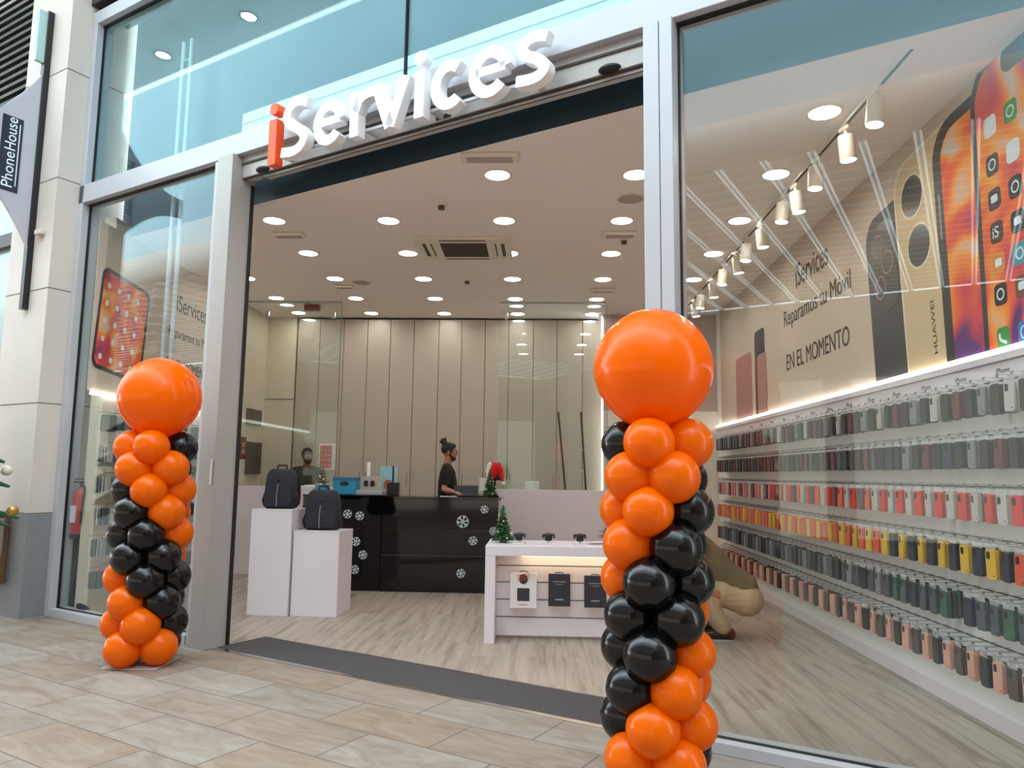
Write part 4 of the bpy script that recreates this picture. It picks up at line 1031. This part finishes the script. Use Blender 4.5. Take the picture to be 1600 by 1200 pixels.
# front phone with icons
o, mt, wd, h = phone_art(2.95, 4.42, 2.112, 3.86, MATS['black_bezel_print'], 'phone_print', .020, .26, 0)
b = MB(); b.prism(rtop(.05, 0, wd - .05, h - .05, .22), .001, mt @ Matrix.Translation((0, 0, .0016))); so = b.build('screen_print', scr, o)
b = MB(); b.prism(rrect(.32, h - .20, wd - .3, h - .04, .07), .001, mt @ Matrix.Translation((0, 0, .003))); b.build('notch_print', MATS['black_bezel_print'], o)
icon_cols = {'w': rgb(226, 232, 236), 'g': rgb(60, 150, 70), 'd': rgb(60, 52, 56), 'o': rgb(226, 140, 60), 't': rgb(70, 150, 160), 'b': rgb(70, 120, 190), 'k': rgb(24, 22, 24), 'r': rgb(120, 70, 60)}
rows = ['wg', 'dw', 'dk', 'dk', 'ot', 'kr', None, 'gb']
zrow = [3.43, 3.20, 2.995, 2.80, 2.62, 2.44, None, 2.19]
for i, rw in enumerate(rows):
    if not rw: continue
    for j, yc in enumerate((4.235, 4.045, 3.855, 3.665)):
        q = rw[j % 2]; cx = 4.42 - yc; cy = zrow[i] - 2.112
        b = MB(); b.prism(rrect(cx - .058, cy - .062, cx + .058, cy + .062, .03, 4), .001, mt @ Matrix.Translation((0, 0, .003)))
        io = b.build('app_icon', mat('icon_%s' % q, icon_cols[q], .5), so)
        mt2 = mt @ Matrix.Translation((0, 0, .0042)); wh = M['sticker']
        if i == 3 and j == 0: text('icon_text', 'iS', wh, io, mt2 @ Matrix.Translation((cx - .035, cy - .03, 0)), height=.065, ext=.0008); continue
        b = MB()
        if i == 7 and j == 0: b.ribbon([(p.x, p.y) for p in catmull([(cx - .03, cy + .03), (cx - .025, cy - .005), (cx + .03, cy - .03)], 5)], .018, .0008, mt2)
        elif i == 7: b.ribbon(disc(cx, cy, .035) + [disc(cx, cy, .035)[0]], .008, .0008, mt2); b.prism([(cx - .006, cy - .006), (cx + .022, cy + .022), (cx + .006, cy + .006), (cx - .022, cy - .022)], .0008, mt2)
        elif i == 1 and j % 2: b.ribbon(disc(cx - .018, cy, .018) + [disc(cx - .018, cy, .018)[0]], .007, .0008, mt2); b.ribbon(disc(cx + .018, cy, .018) + [disc(cx + .018, cy, .018)[0]], .007, .0008, mt2)
        elif i == 0 and j == 0: b.prism(rrect(cx - .034, cy - .03, cx + .034, cy + .03, .01, 3), .0008, mt2)
        elif (i + j) % 2: b.ribbon(disc(cx, cy, .03) + [disc(cx, cy, .03)[0]], .01, .0008, mt2)
        else: b.prism(rrect(cx - .03, cy - .02, cx + .03, cy + .025, .01, 3), .0008, mt2)
        b.build('icon_mark', M['icon_b'] if False else (MATS.get('icon_b') or wh) if (i == 0 and j == 0) else wh, io)
# lettering
def wtext(s, y_far, y_near, z, hh, par=muR, side='R', m=M['ink'], off=0):
    mt = wall_mtx(side, y_far if side == 'R' else y_near, z, .006)
    return text('mural_text', s, m, par, mt, height=hh, width=abs(y_far - y_near), ext=.0008, offset=off)
wtext('iServices', 7.62, 6.75, 3.33, .24)
wtext('Reparamos tu Móvil', 8.02, 6.28, 2.94, .22)
wtext('EN EL MOMENTO', 7.98, 6.35, 2.52, .17)
# LED ledge and board hiding nothing: ledge strip on right wall
ls_ = thing('led_ledge', 'bright slanting light strip on the right wall between mural and phone cases', 'light strip', (0, 0, 0))
b = MB(); b.box(XR - .045, yr0 + .1, 2.062, XR - .004, 11.1, 2.105, .003); b.build('profile', M['white'], ls_)
b = MB(); b.box(XR - .045, yr0 + .1, 2.106, XR - .030, 11.1, 2.135); b.build('diffuser', M['strip'], ls_)
b = MB(); b.box(XR - .03, yr0 + .1, 1.9, XR - .0005, 11.1, 2.06); brd = b.build('label_board', M['white'], ls_)
for y in [4.25 + .42 * k for k in range(13)]:
    text('board_text', 'iPhone', M['ink'], brd, wall_mtx('R', y + .06, 1.995, .031), width=.12, ext=.0006)

# left mural
muL = thing('wall_mural', 'printed mural with a tilted phone on the left wall inside the left window', 'mural', (0, 0, 0))
b = MB(); b.box(XL, 6.9, 2.14, XL + .003, 10.2, CZ - .002); b.build('background', MATS['mural_print'], muL)
mt = wall_mtx('L', 7.02, 2.36, .005) @ Matrix.Rotation(R(-5), 4, 'Z')
b = MB(); b.prism(rrect(-.10, 0, .80, 1.02, .10), .0015, mt); o = b.build('phone_print', MATS['black_bezel_print'], muL)
b = MB(); b.prism(rrect(-.06, .04, .76, .98, .08), .001, mt @ Matrix.Translation((0, 0, .0016))); so = b.build('screen_print', scr, o)
b = MB()
for i in range(5):
    for j in range(4): b.prism(rrect(.0 + j * .18, .10 + i * .18, .055 + j * .18, .155 + i * .18, .015, 3), .0008, mt @ Matrix.Translation((0, 0, .003)))
b.build('app_icons', M['sticker'], so)
wtext('EN EL MOMENTO', 9.5, 8.35, 2.55, .13, muL, 'L')
wtext('Reparamos tu Móvil', 9.5, 8.35, 2.9, .15, muL, 'L')
wtext('iServices', 9.3, 8.5, 3.25, .2, muL, 'L')
mt = wall_mtx('L', 9.65, 2.3, .005)
b = MB(); b.prism(rrect(0, 0, .5, .95, .05), .0015, mt); o = b.build('phone_print', MATS['black_bezel_print'], muL)
b = MB()
for a in range(10):
    pts = [(.25 + rr * 1.0 * math.cos(a * .628 + rr * 7), .42 + rr * 1.4 * math.sin(a * .628 + rr * 7)) for rr in [k * .022 for k in range(1, 11)]]
    b.ribbon(pts, .012, .0008, mt @ Matrix.Translation((0, 0, .0016)))
b.build('swirl_print', M['greyink'], o)

# ================================================================== PHONE CASES
rails = [1.955, 1.660, 1.362, 1.063, .768, .470]
CW, CH, CT = .078, .158, .011
def case_mesh(m):
    """case hanging, face towards -X, origin at its top centre"""
    mt = Matrix(((0, 0, -1, 0), (-1, 0, 0, 0), (0, 1, 0, 0), (0, 0, 0, 1)))
    b = MB(); b.prism(rrect(-CW / 2, -CH, CW / 2, 0, .014, 3), CT, Matrix.Translation((CT, 0, 0)) @ mt)
    me = b.mesh('phone_case'); me.materials.append(m); return me
def cam_mesh():
    mt = Matrix(((0, 0, -1, 0), (-1, 0, 0, 0), (0, 1, 0, 0), (0, 0, 0, 1)))
    b = MB(); b.prism(rrect(-.030, -.052, -.004, -.012, .008, 3), .0015, mt); b.prism(disc(.02, -CH + .018, .004, 10), .0015, mt)
    me = b.mesh('camera_hole'); me.materials.append(M['black']); return me
def tab_mesh():
    mt = Matrix(((0, 0, -1, 0), (-1, 0, 0, 0), (0, 1, 0, 0), (0, 0, 0, 1)))
    b = MB(); b.prism(rrect(-CW / 2 - .002, -.002, CW / 2 + .002, .030, .004, 2), .002, Matrix.Translation((CT / 2, 0, 0)) @ mt)
    me = b.mesh('hang_tab'); me.materials.append(M['clear']); return me
def hook_mesh():
    b = MB(); b.tube([(0, 0, 0), (-.15, 0, 0), (-.165, 0, .008)], .0022, n=5); b.tube([(0, 0, .022), (-.13, 0, .022)], .0018, n=5); b.box(-.135, -.012, .008, -.131, .012, .024)
    me = b.mesh('hook'); me.materials.append(M['steel']); return me
CC = {k_: mat('case_' + k_, c, .42) for k_, c in dict(black=rgb(34, 34, 40), slate=rgb(74, 82, 92), grey=rgb(128, 130, 134), pale=rgb(190, 182, 176), red=rgb(212, 44, 44), coral=rgb(222, 88, 62),
      yellow=rgb(222, 178, 58), orange=rgb(222, 128, 52), pink=rgb(212, 120, 124), navy=rgb(40, 50, 70), rose=rgb(214, 160, 140), brown=rgb(84, 66, 62), green=rgb(56, 92, 76), burgundy=rgb(104, 44, 56)).items()}
CMESH = {k_: case_mesh(m) for k_, m in CC.items()}; CAMM = cam_mesh(); TABM = tab_mesh(); HOOKM = hook_mesh()
def row_colour(row, y, i, rnd):
    near, far = y < 5.6, y > 8.2
    if row == 0: c = ['pale', 'black', 'grey', 'black', 'burgundy', 'black'][i % 6] if not far else ['slate', 'black', 'grey', 'brown'][i % 4]
    elif row == 1: c = ['black', 'burgundy', 'black', 'grey', 'black', 'navy'][i % 6] if near else ['black', 'brown', 'black', 'slate', 'burgundy'][i % 5]
    elif row == 2: c = ['red', 'pale'][i % 2] if near else (['red', 'pale', 'coral', 'burgundy'][i % 4] if not far else ['pink', 'pink', 'burgundy', 'pale'][i % 4])
    elif row == 3: c = (['yellow', 'navy'][i % 2] if i != 0 else 'coral') if near else (['yellow', 'coral'][i % 2] if not far else ['orange', 'yellow', 'coral', 'pink'][i % 4])
    elif row == 4: c = ['slate', 'green', 'slate', 'slate', 'navy'][i % 5] if near else ['slate', 'grey', 'slate', 'black'][i % 4]
    else: c = ['rose', 'brown', 'rose', 'black'][i % 4]
    return c
cw_names = dict(black='black', slate='slate grey', grey='mid grey', pale='pale beige', red='red', coral='coral', yellow='yellow', orange='orange', pink='pink', navy='dark navy', rose='rose pink', brown='brown', green='dark green', burgundy='burgundy')
rown = ['top', 'second', 'third', 'fourth', 'fifth', 'bottom']
pitch = .128
stuff = {}      # colour -> list of transforms
cand = []
for row, rz_ in enumerate(rails):
    rl = thing('slatwall_rail', 'dark rail with metal hooks on the right wall, %s of the six' % rown[row], 'rail', (XR, 0, rz_), 0, 'slatwall rails of the right wall')
    b = MB(); b.box(-.004 if row else -.034, yr0 + .12, -.004, 0, 10.9, .004); b.build('groove', M['gap'], rl)
    i = 0; y = 3.62
    while y < 10.6:
        hk = bpy.data.objects.new('hook', HOOKM); COL.objects.link(hk); hk.parent = rl; hk.location = (0, y, -.008)
        cand.append((row, y, rz_, i)); y += pitch; i += 1
rnd = random.Random(11)
vis = {}
singles = []
for row, y, rz_, i in cand:
    x = XR - .155
    col_ = row_colour(row, y, i - 3, rnd)
    px, py = to_px((x, y, rz_ - .1))
    nst = 3 + rnd.randrange(2)
    if row == 4 and abs(y - 4.65) < .07: continue
    zt = rz_ - .038
    if 0 < px < 1612 and 0 < py < 1212 and y < 9.4: singles.append((y, row, col_, x, zt, px))
    else: stuff.setdefault(col_, []).append((x, y, zt))
    alt = {'red': 'burgundy', 'pale': 'grey', 'yellow': 'orange', 'rose': 'brown', 'coral': 'red'}
    for k in range(1, nst + 1):
        c2 = col_ if (k == 1 or rnd.random() < .5) else alt.get(col_, 'black')
        stuff.setdefault(c2, []).append((x + .026 * k + rnd.uniform(-.004, .004), y + rnd.uniform(-.004, .004), zt + rnd.uniform(-.003, .003)))
singles.sort()
singles = singles[:274]
cnt = {}
for y, row, col_, x, zt, px in singles:
    n_ = cnt.get(row, 0); cnt[row] = n_ + 1
    o = bpy.data.objects.new('phone_case', CMESH[col_]); COL.objects.link(o)
    o.location = (x, y, zt); o.rotation_euler = (rnd.uniform(-.02, .02), rnd.uniform(-.03, .03), rnd.uniform(-.12, .12))
    tag(o, '%s phone case, %s row of the right wall, %s from the right photo edge' % (cw_names[col_], rown[row], ordn(n_)), 'phone case', 'phone cases hanging on the right wall')
    if y < 6.4:
        for nm, me in (('camera_hole', CAMM), ('hang_tab', TABM)):
            c = bpy.data.objects.new(nm, me); COL.objects.link(c); c.parent = o
# left wall cases
rnd = random.Random(4)
for row, rz_ in enumerate(rails):
    for i, y in enumerate([7.12 + .135 * k for k in range(5)] + [9.0 + .135 * k for k in range(5)]):
        cset = (['black', 'slate', 'grey', 'black', 'burgundy'], ['pale', 'grey', 'black', 'burgundy'], ['pale', 'grey', 'brown', 'black'], ['slate', 'pale', 'coral', 'black', 'red'], ['grey', 'black', 'slate', 'coral'], ['black', 'brown', 'red', 'grey'])[row]
        for k in range(4):
            cc = cset[(i + (k > 1)) % len(cset)]
            if k == 0 and i < 4:
                o = bpy.data.objects.new('phone_case', CMESH[cc]); COL.objects.link(o); o.location = (XL + .15, y, rz_ - .04); o.rotation_euler = (0, 0, PI + rnd.uniform(-.1, .1))
                tag(o, '%s phone case, %s row of the left wall, %s from the left window corner' % (cw_names[cc], rown[row], ordn(i)), 'phone case', 'phone cases hanging on the left wall'); continue
            stuff.setdefault(cset[(i + (k > 1)) % len(cset)], []).append((XL + .15 - .03 * k, y, rz_ - .04, 1))
b = MB()
for rz_ in rails: b.box(XL, 7.3, rz_ - .004, XL + .005, 7.77, rz_ + .004); b.box(XL, 8.87, rz_ - .004, XL + .005, 10.2, rz_ + .004)
for rz_ in rails:
    for y in [7.12 + .135 * k for k in range(5)] + [9.0 + .135 * k for k in range(5)]: b.tube([(XL, y, rz_ - .008), (XL + .165, y, rz_ - .008)], .0022, n=4)
o = b.build('hook_rails', M['steel']); tag(o, 'steel rails and hooks for the cases on the left wall', 'rails', kind='stuff')
# the further cases and those behind each front one: too many to count
me = bpy.data.meshes.new('phone_case_stacks'); V = []; Fc = []; MI = []; mats_ = sorted(stuff)
base = MB(); mt = Matrix(((0, 0, -1, 0), (-1, 0, 0, 0), (0, 1, 0, 0), (0, 0, 0, 1))); base.prism(rrect(-CW / 2, -CH, CW / 2, 0, .014, 2), CT, mt)
bmesh.ops.recalc_face_normals(base.bm, faces=base.bm.faces); base.bm.verts.index_update()
bv = [v.co.copy() for v in base.bm.verts]; bf = [[v.index for v in f.verts] for f in base.bm.faces]; base.bm.free()
for mi, k_ in enumerate(mats_):
    me.materials.append(CC[k_])
    for t_ in stuff[k_]:
        n0 = len(V)
        V += [(t_[0] + v.x, t_[1] + v.y, t_[2] + v.z) for v in bv]; Fc += [[q + n0 for q in f] for f in bf]; MI += [mi] * len(bf)
me.from_pydata(V, [], Fc); me.polygons.foreach_set('material_index', MI); me.update()
o = bpy.data.objects.new('phone_case_stacks', me); COL.objects.link(o); tag(o, 'crowded remaining phone cases stacked on the wall hooks behind the front ones', 'phone cases', kind='stuff')
# small accessories at the far end of the right wall
rnd = random.Random(21)
# ================================================================== PEOPLE
def finish(mb, name, m, parent, voxel=.007, smooth=4, fac_=.5, label=None):
    bmesh.ops.recalc_face_normals(mb.bm, faces=mb.bm.faces)
    me = bpy.data.meshes.new('tmp'); mb.bm.to_mesh(me); mb.bm.free()
    t = bpy.data.objects.new('tmp', me); COL.objects.link(t)
    rm = t.modifiers.new('r', 'REMESH'); rm.mode = 'VOXEL'; rm.voxel_size = voxel; rm.adaptivity = 0
    sm = t.modifiers.new('s', 'SMOOTH'); sm.iterations = smooth; sm.factor = fac_
    bpy.context.view_layer.update()
    out = bpy.data.meshes.new_from_object(t.evaluated_get(bpy.context.evaluated_depsgraph_get()))
    bpy.data.objects.remove(t); bpy.data.meshes.remove(me)
    for p in out.polygons: p.use_smooth = True
    out.materials.clear(); out.materials.append(m); out.name = name
    o = bpy.data.objects.new(name, out); COL.objects.link(o); o.parent = parent
    if label: o['label'] = label
    return o
def V3(*a): return Vector(a)
def lerp(a, b_, t): return Vector(a) * (1 - t) + Vector(b_) * t
def hand(b, wrist, d, palm_n, side, curl=.35, L=.185):
    """five fingers; d = direction wrist->fingers, palm_n = palm normal (towards the inside), side = thumb side vector sign"""
    d = Vector(d).normalized(); pn = Vector(palm_n); pn = (pn - pn.dot(d) * d).normalized(); sd = d.cross(pn) * side
    w_ = Vector(wrist); b.loft([w_, w_ + d * .045, w_ + d * .09], [(.026, .019), (.038, .016), (.038, .014)], hint=pn, n=12)
    for i, (o_, ln) in enumerate(((.029, .072), (.010, .080), (-.010, .075), (-.028, .058))):
        p0 = w_ + d * .088 + sd * o_; c = curl * (1 + .12 * i)
        p1 = p0 + (d * math.cos(c * .6) + pn * math.sin(c * .6)) * ln * .45
        p2 = p1 + (d * math.cos(c * 1.6) + pn * math.sin(c * 1.6)) * ln * .32
        p3 = p2 + (d * math.cos(c * 2.4) + pn * math.sin(c * 2.4)) * ln * .25
        b.loft([p0 - d * .02, p1, p2, p3], [.009, .0088, .0080, .0068], hint=pn, n=8)
    t0 = w_ + d * .025 + sd * .026; t1 = t0 + (d * .6 + sd * .7 + pn * .2).normalized() * .038; t2 = t1 + (d * .85 + sd * .35 + pn * .35).normalized() * .032; t3 = t2 + (d + pn * .4).normalized() * .022
    b.loft([t0, t1, t2, t3], [.013, .0115, .010, .0085], hint=pn, n=8)
def head(b, c, f, upv=(0, 0, 1), s=1.0):
    """c = head centre, f = facing direction"""
    f = Vector(f).normalized(); u = Vector(upv); u = (u - u.dot(f) * f).normalized(); r = f.cross(u)
    m = Matrix((r, f, u)).transposed().to_4x4(); c = Vector(c)
    P = lambda x, y, z: c + (m @ Vector((x, y, z))) * s
    b.ell(c + (m @ Vector((0, -.008, .02))) * s, .074 * s, .094 * s, .098 * s, m.to_3x3())
    b.ell(P(0, .028, -.045), .054 * s, .062 * s, .066 * s, m.to_3x3())
    b.ell(P(0, .066, -.088), .026 * s, .022 * s, .022 * s, m.to_3x3())
    b.loft([P(0, .082, .018), P(0, .100, -.015), P(0, .106, -.028)], [.008 * s, .011 * s, .014 * s], hint=r, n=8)
    b.ell(P(0, .082, -.055), .023 * s, .012 * s, .007 * s, m.to_3x3()); b.ell(P(0, .080, -.067), .020 * s, .012 * s, .007 * s, m.to_3x3())
    b.loft([P(-.05, .066, .030), P(0, .086, .034), P(.05, .066, .030)], [.008 * s, .009 * s, .008 * s], hint=u, n=8)
    for q in (-1, 1): b.ell(P(q * .076, -.005, -.008), .010 * s, .018 * s, .030 * s, m.to_3x3())
    return P, m.to_3x3()
def face_parts(P, m3, root, hair_style, s=1.0, glasses=False, beard=True):
    for q in (-1, 1):
        b = MB(); b.ell(P(q * .031, .074, .008), .012, .012, .011, m3); e = b.build('eye', M['eye'], root, True)
        b = MB(); b.ell(P(q * .031, .0835, .008), .0055, .0035, .0055, m3); b.build('iris', M['iris'], e, True)
        b = MB(); b.loft([P(q * .015, .084, .027), P(q * .034, .084, .032), P(q * .052, .070, .026)], [.0035] * 3, n=6); b.build('eyebrow', M['hair'], root, True)
    b = MB(); b.ell(P(0, -.022, .040), .082, .098, .090, m3); b.ell(P(0, .02, .085), .062, .06, .036, m3)
    for q in (-1, 1): b.ell(P(q * .066, .006, .022), .014, .03, .045, m3)
    if hair_style == 'bun':
        rnd = random.Random(2)
        for i in range(26):
            a = rnd.uniform(0, 2 * PI); ph = rnd.uniform(-.3, 1.3); v = Vector((math.cos(a) * math.cos(ph), math.sin(a) * math.cos(ph) , math.sin(ph)))
            p0 = P(0, -.075, .115); p1 = p0 + m3 @ (v * rnd.uniform(.04, .075) + Vector((0, -.02, 0)))
            b.loft([p0, lerp(p0, p1, .6), p1], [.012, .014, .009], n=6)
        b.ell(P(0, -.078, .112), .045, .045, .04, m3)
    finish(b, 'hair', M['hair'], root, .006, 2)
    if beard:
        b = MB(); b.ell(P(0, .055, -.085), .045, .036, .036, m3); b.loft([P(-.062, .015, -.035), P(-.055, .040, -.07), P(0, .07, -.10), P(.055, .040, -.07), P(.062, .015, -.035)], [.012, .016, .020, .016, .012], n=8)
        b.loft([P(-.026, .084, -.052), P(0, .095, -.044), P(.026, .084, -.052)], [.005] * 3, n=6)
        finish(b, 'beard', M['hair'], root, .005, 2)
    if glasses:
        b = MB()
        for q in (-1, 1):
            ring = [P(q * .033 + .022 * math.cos(t * PI / 8), .098, .008 + .018 * math.sin(t * PI / 8)) for t in range(17)]
            b.tube(ring, .0022, n=5); b.tube([P(q * .055, .096, .012), P(q * .078, .05, .012), P(q * .080, -.01, .008)], .002, n=5)
        b.tube([P(-.011, .098, .012), P(.011, .098, .012)], .002, n=5); b.build('glasses', M['black'], root)
def limb(b, a, c, d, r0, r1, r2, r3, hint=(0, 1, 0)):
    a, c, d = Vector(a), Vector(c), Vector(d)
    b.loft([a, lerp(a, c, .5), c, lerp(c, d, .3), lerp(c, d, .7), d], [r0, (r0 + r1) / 2 * 1.02, r1, r2, (r2 + r3) / 2, r3], hint=hint, n=14)

def standing(name_label, loc, face_yaw, head_yaw, H, skin, shirt, hairstyle, glasses, armL, armR, lean=(0, 0)):
    """local frame: facing +Y, x right; arms given as (elbow, wrist, finger dir, palm)"""
    root = thing('person', name_label, 'person', loc, face_yaw)
    k = H / 1.80
    Z = lambda z: z * k
    lx, ly = lean
    T = lambda x, y, z: Vector((x * k + lx * max(0, z - .95), y * k + ly * max(0, z - .95), z * k))
    b = MB()
    b.loft([T(0, 0, .90), T(0, 0, 1.0), T(0, .0, 1.12), T(0, .01, 1.28), T(0, .0, 1.42), T(0, -.01, 1.48)], [(.150, .105), (.145, .10), (.135, .095), (.165, .11), (.15, .085), (.07, .06)], hint=(0, 1, 0), n=20)
    b.loft([T(-.15, -.005, 1.445), T(0, -.01, 1.47), T(.15, -.005, 1.445)], [.055, .06, .055], hint=(0, 1, 0))
    b.loft([T(0, -.012, 1.46), T(0, .0, 1.54), T(0, .015, 1.60)], [.062, .055, .056], hint=(0, 1, 0))
    hc = T(0, .02, 1.675); fd = Vector((math.sin(-head_yaw), math.cos(-head_yaw), -.05))
    P, m3 = head(b, hc, fd, s=k * .98)
    sh = {-1: T(-.175, -.005, 1.435), 1: T(.175, -.005, 1.435)}
    for sgn, arm in ((-1, armL), (1, armR)):
        el, wr, fdn, pn = arm
        limb(b, sh[sgn], Vector(el), Vector(wr), .052, .040, .040, .025)
        hand(b, wr, fdn, pn, sgn if sgn == -1 else 1)
        hp = T(sgn * .09, 0, .92); kn = T(sgn * .10, .02, .50); an = T(sgn * .10, -.02, .09)
        limb(b, hp, kn, an, .088, .058, .056, .038)
        b.loft([an + Vector((0, -.03, -.04)), an + Vector((0, .06, -.05)), an + Vector((0, .16, -.065))], [(.035, .04), (.042, .035), (.035, .02)], hint=(0, 0, 1))
    finish(b, 'body', skin, root, .0065, 5, .5)
    # shirt
    b = MB(); b.loft([T(0, 0, .88), T(0, 0, 1.0), T(0, .0, 1.12), T(0, .01, 1.28), T(0, .0, 1.42), T(0, -.01, 1.485)], [(.168, .122), (.163, .118), (.155, .115), (.182, .126), (.165, .10), (.075, .068)], hint=(0, 1, 0), n=22, dome=False)
    b.loft([T(-.165, -.005, 1.445), T(0, -.012, 1.465), T(.165, -.005, 1.445)], [.068, .07, .068], hint=(0, 1, 0))
    for sgn, arm in ((-1, armL), (1, armR)):
        el = Vector(arm[0]); e2 = lerp(sh[sgn], el, .78); b.loft([sh[sgn], lerp(sh[sgn], el, .4), e2], [.068, .064, .062], hint=(0, 1, 0), n=14, dome=False)
    finish(b, 'shirt', shirt, root, .010, 4)
    b = MB()
    for sgn in (-1, 1):
        hp = T(sgn * .088, 0, .93); kn = T(sgn * .10, .02, .50); an = T(sgn * .10, -.02, .07)
        b.loft([hp, lerp(hp, kn, .5), kn, an], [.105, .09, .074, .062], hint=(0, 1, 0), n=14, dome=False)
    b.loft([T(0, 0, .84), T(0, 0, .98)], [(.165, .118), (.160, .112)], n=18); finish(b, 'trousers', M['jeans'], root, .012, 4)
    for sgn in (-1, 1):
        an = T(sgn * .10, -.02, .09); b = MB(); b.loft([Vector((an.x, an.y - .045, .052)), Vector((an.x, an.y + .06, .048)), Vector((an.x, an.y + .19, .035))], [(.044, .05), (.05, .045), (.040, .03)], hint=(0, 0, 1)); b.build('shoe', M['black'], root, True)
    face_parts(P, m3, root, hairstyle, k, glasses)
    return root
# standing man behind the counter, facing right (+X)
# local +Y -> world +X when yaw = -90deg ; local +X -> world -Y
standing('man with tied black dreadlocks and glasses in black shirt standing at the counter', (-1.24, 9.92, 0), R(-82), R(-8), 1.80, M['skin'], M['shirt'], 'bun', True,
         armL=((-.24, .0, 1.17), (-.14, .20, 1.22), (.35, 1, -.35), (0, 0, -1)),
         armR=((.265, -.03, 1.185), (.45, .09, 1.165), (.85, .6, -.12), (0, 0, -1)), lean=(0.05, .02))
standing('man with short dark hair and beard in dark shirt behind the left glass', (-3.46, 11.05, 0), R(180 + 25), R(12), 1.74, M['skin2'], M['shirt2'], 'short', False,
         armL=((-.25, .05, 1.14), (-.16, .24, 1.19), (.5, 1, -.3), (0, 0, -1)),
         armR=((.25, .05, 1.14), (.14, .24, 1.19), (-.4, 1, -.3), (0, 0, -1)), lean=(0, .0))
# crouching person beyond the tall balloon column; faces -X
cp = thing('person', 'crouching person in olive top and khaki trousers half hidden by the right balloon column', 'person', (1.50, 6.85, 0), R(90))
# local +Y = world -X , local +X = world +Y
b = MB()
HIP = Vector((0, -.26, .36)); SHO = Vector((0, .10, .80))
b.loft([HIP, lerp(HIP, SHO, .3), lerp(HIP, SHO, .65), SHO, SHO + Vector((0, .06, .05))], [(.155, .12), (.145, .11), (.165, .115), (.16, .09), (.07, .06)], hint=(0, 1, -1), n=18)
b.loft([SHO + Vector((-.16, 0, 0)), SHO, SHO + Vector((.16, 0, 0))], [.055, .07, .055])
b.loft([SHO, SHO + Vector((0, .09, .09)), SHO + Vector((0, .13, .14))], [.06, .055, .055])
P, m3 = head(b, SHO + Vector((0, .17, .20)), (0, 1, -.35), s=.97)
for sgn in (-1, 1):
    limb(b, SHO + Vector((sgn * .17, 0, 0)), (sgn * .22, .30, .62), (sgn * .12, .46, .70), .052, .04, .04, .026)
    hand(b, (sgn * .12, .46, .70), (-.2 * sgn, .9, .2), (0, 0, -1), sgn)
    limb(b, HIP + Vector((sgn * .09, .02, -.02)), (sgn * .15, .16, .46), (sgn * .12, -.08, .09), .09, .06, .058, .04)
    b.loft([(sgn * .12, -.12, .05), (sgn * .12, .0, .045), (sgn * .12, .10, .03)], [(.035, .04), (.042, .035), (.035, .02)], hint=(0, 0, 1))
finish(b, 'body', M['skin'], cp, .007, 5)
b = MB(); b.loft([HIP + Vector((0, -.05, -.0)), HIP + Vector((0, -.03, .06)), lerp(HIP, SHO, .4), lerp(HIP, SHO, .7), SHO, SHO + Vector((0, .05, .045))], [(.175, .125), (.185, .15), (.17, .14), (.185, .14), (.17, .11), (.08, .07)], hint=(0, 1, -1), n=20, dome=False)
b.loft([SHO + Vector((-.17, 0, 0)), SHO, SHO + Vector((.17, 0, 0))], [.07, .08, .07])
for sgn in (-1, 1): b.loft([SHO + Vector((sgn * .17, 0, 0)), Vector((sgn * .205, .20, .69)), Vector((sgn * .21, .28, .635))], [.07, .064, .06], dome=False)
finish(b, 'shirt', M['olive'], cp, .011, 4)
b = MB()
for sgn in (-1, 1):
    b.loft([HIP + Vector((sgn * .09, -.03, -.02)), lerp(HIP, (sgn * .15, .16, .46), .5), (sgn * .15, .16, .45), (sgn * .135, .04, .28), (sgn * .12, -.07, .12)], [.145, .13, .10, .090, .078], n=14)
b.ell(HIP + Vector((0, -.03, -.02)), .18, .14, .12); finish(b, 'trousers', M['khaki'], cp, .011, 4)
for sgn in (-1, 1):
    b = MB(); b.loft([(sgn * .12, -.14, .055), (sgn * .12, .0, .055), (sgn * .12, .13, .035)], [(.044, .055), (.05, .048), (.040, .03)], hint=(0, 0, 1)); s_ = b.build('shoe', M['shoe'], cp, True)
    b = MB(); b.prism([(sgn * .12 + .05 * math.cos(t * PI / 8), .0 + .18 * math.sin(t * PI / 8)) for t in range(16)], .016); b.build('sole', M['sole'], s_)
face_parts(P, m3, cp, 'short', 1, False, True)
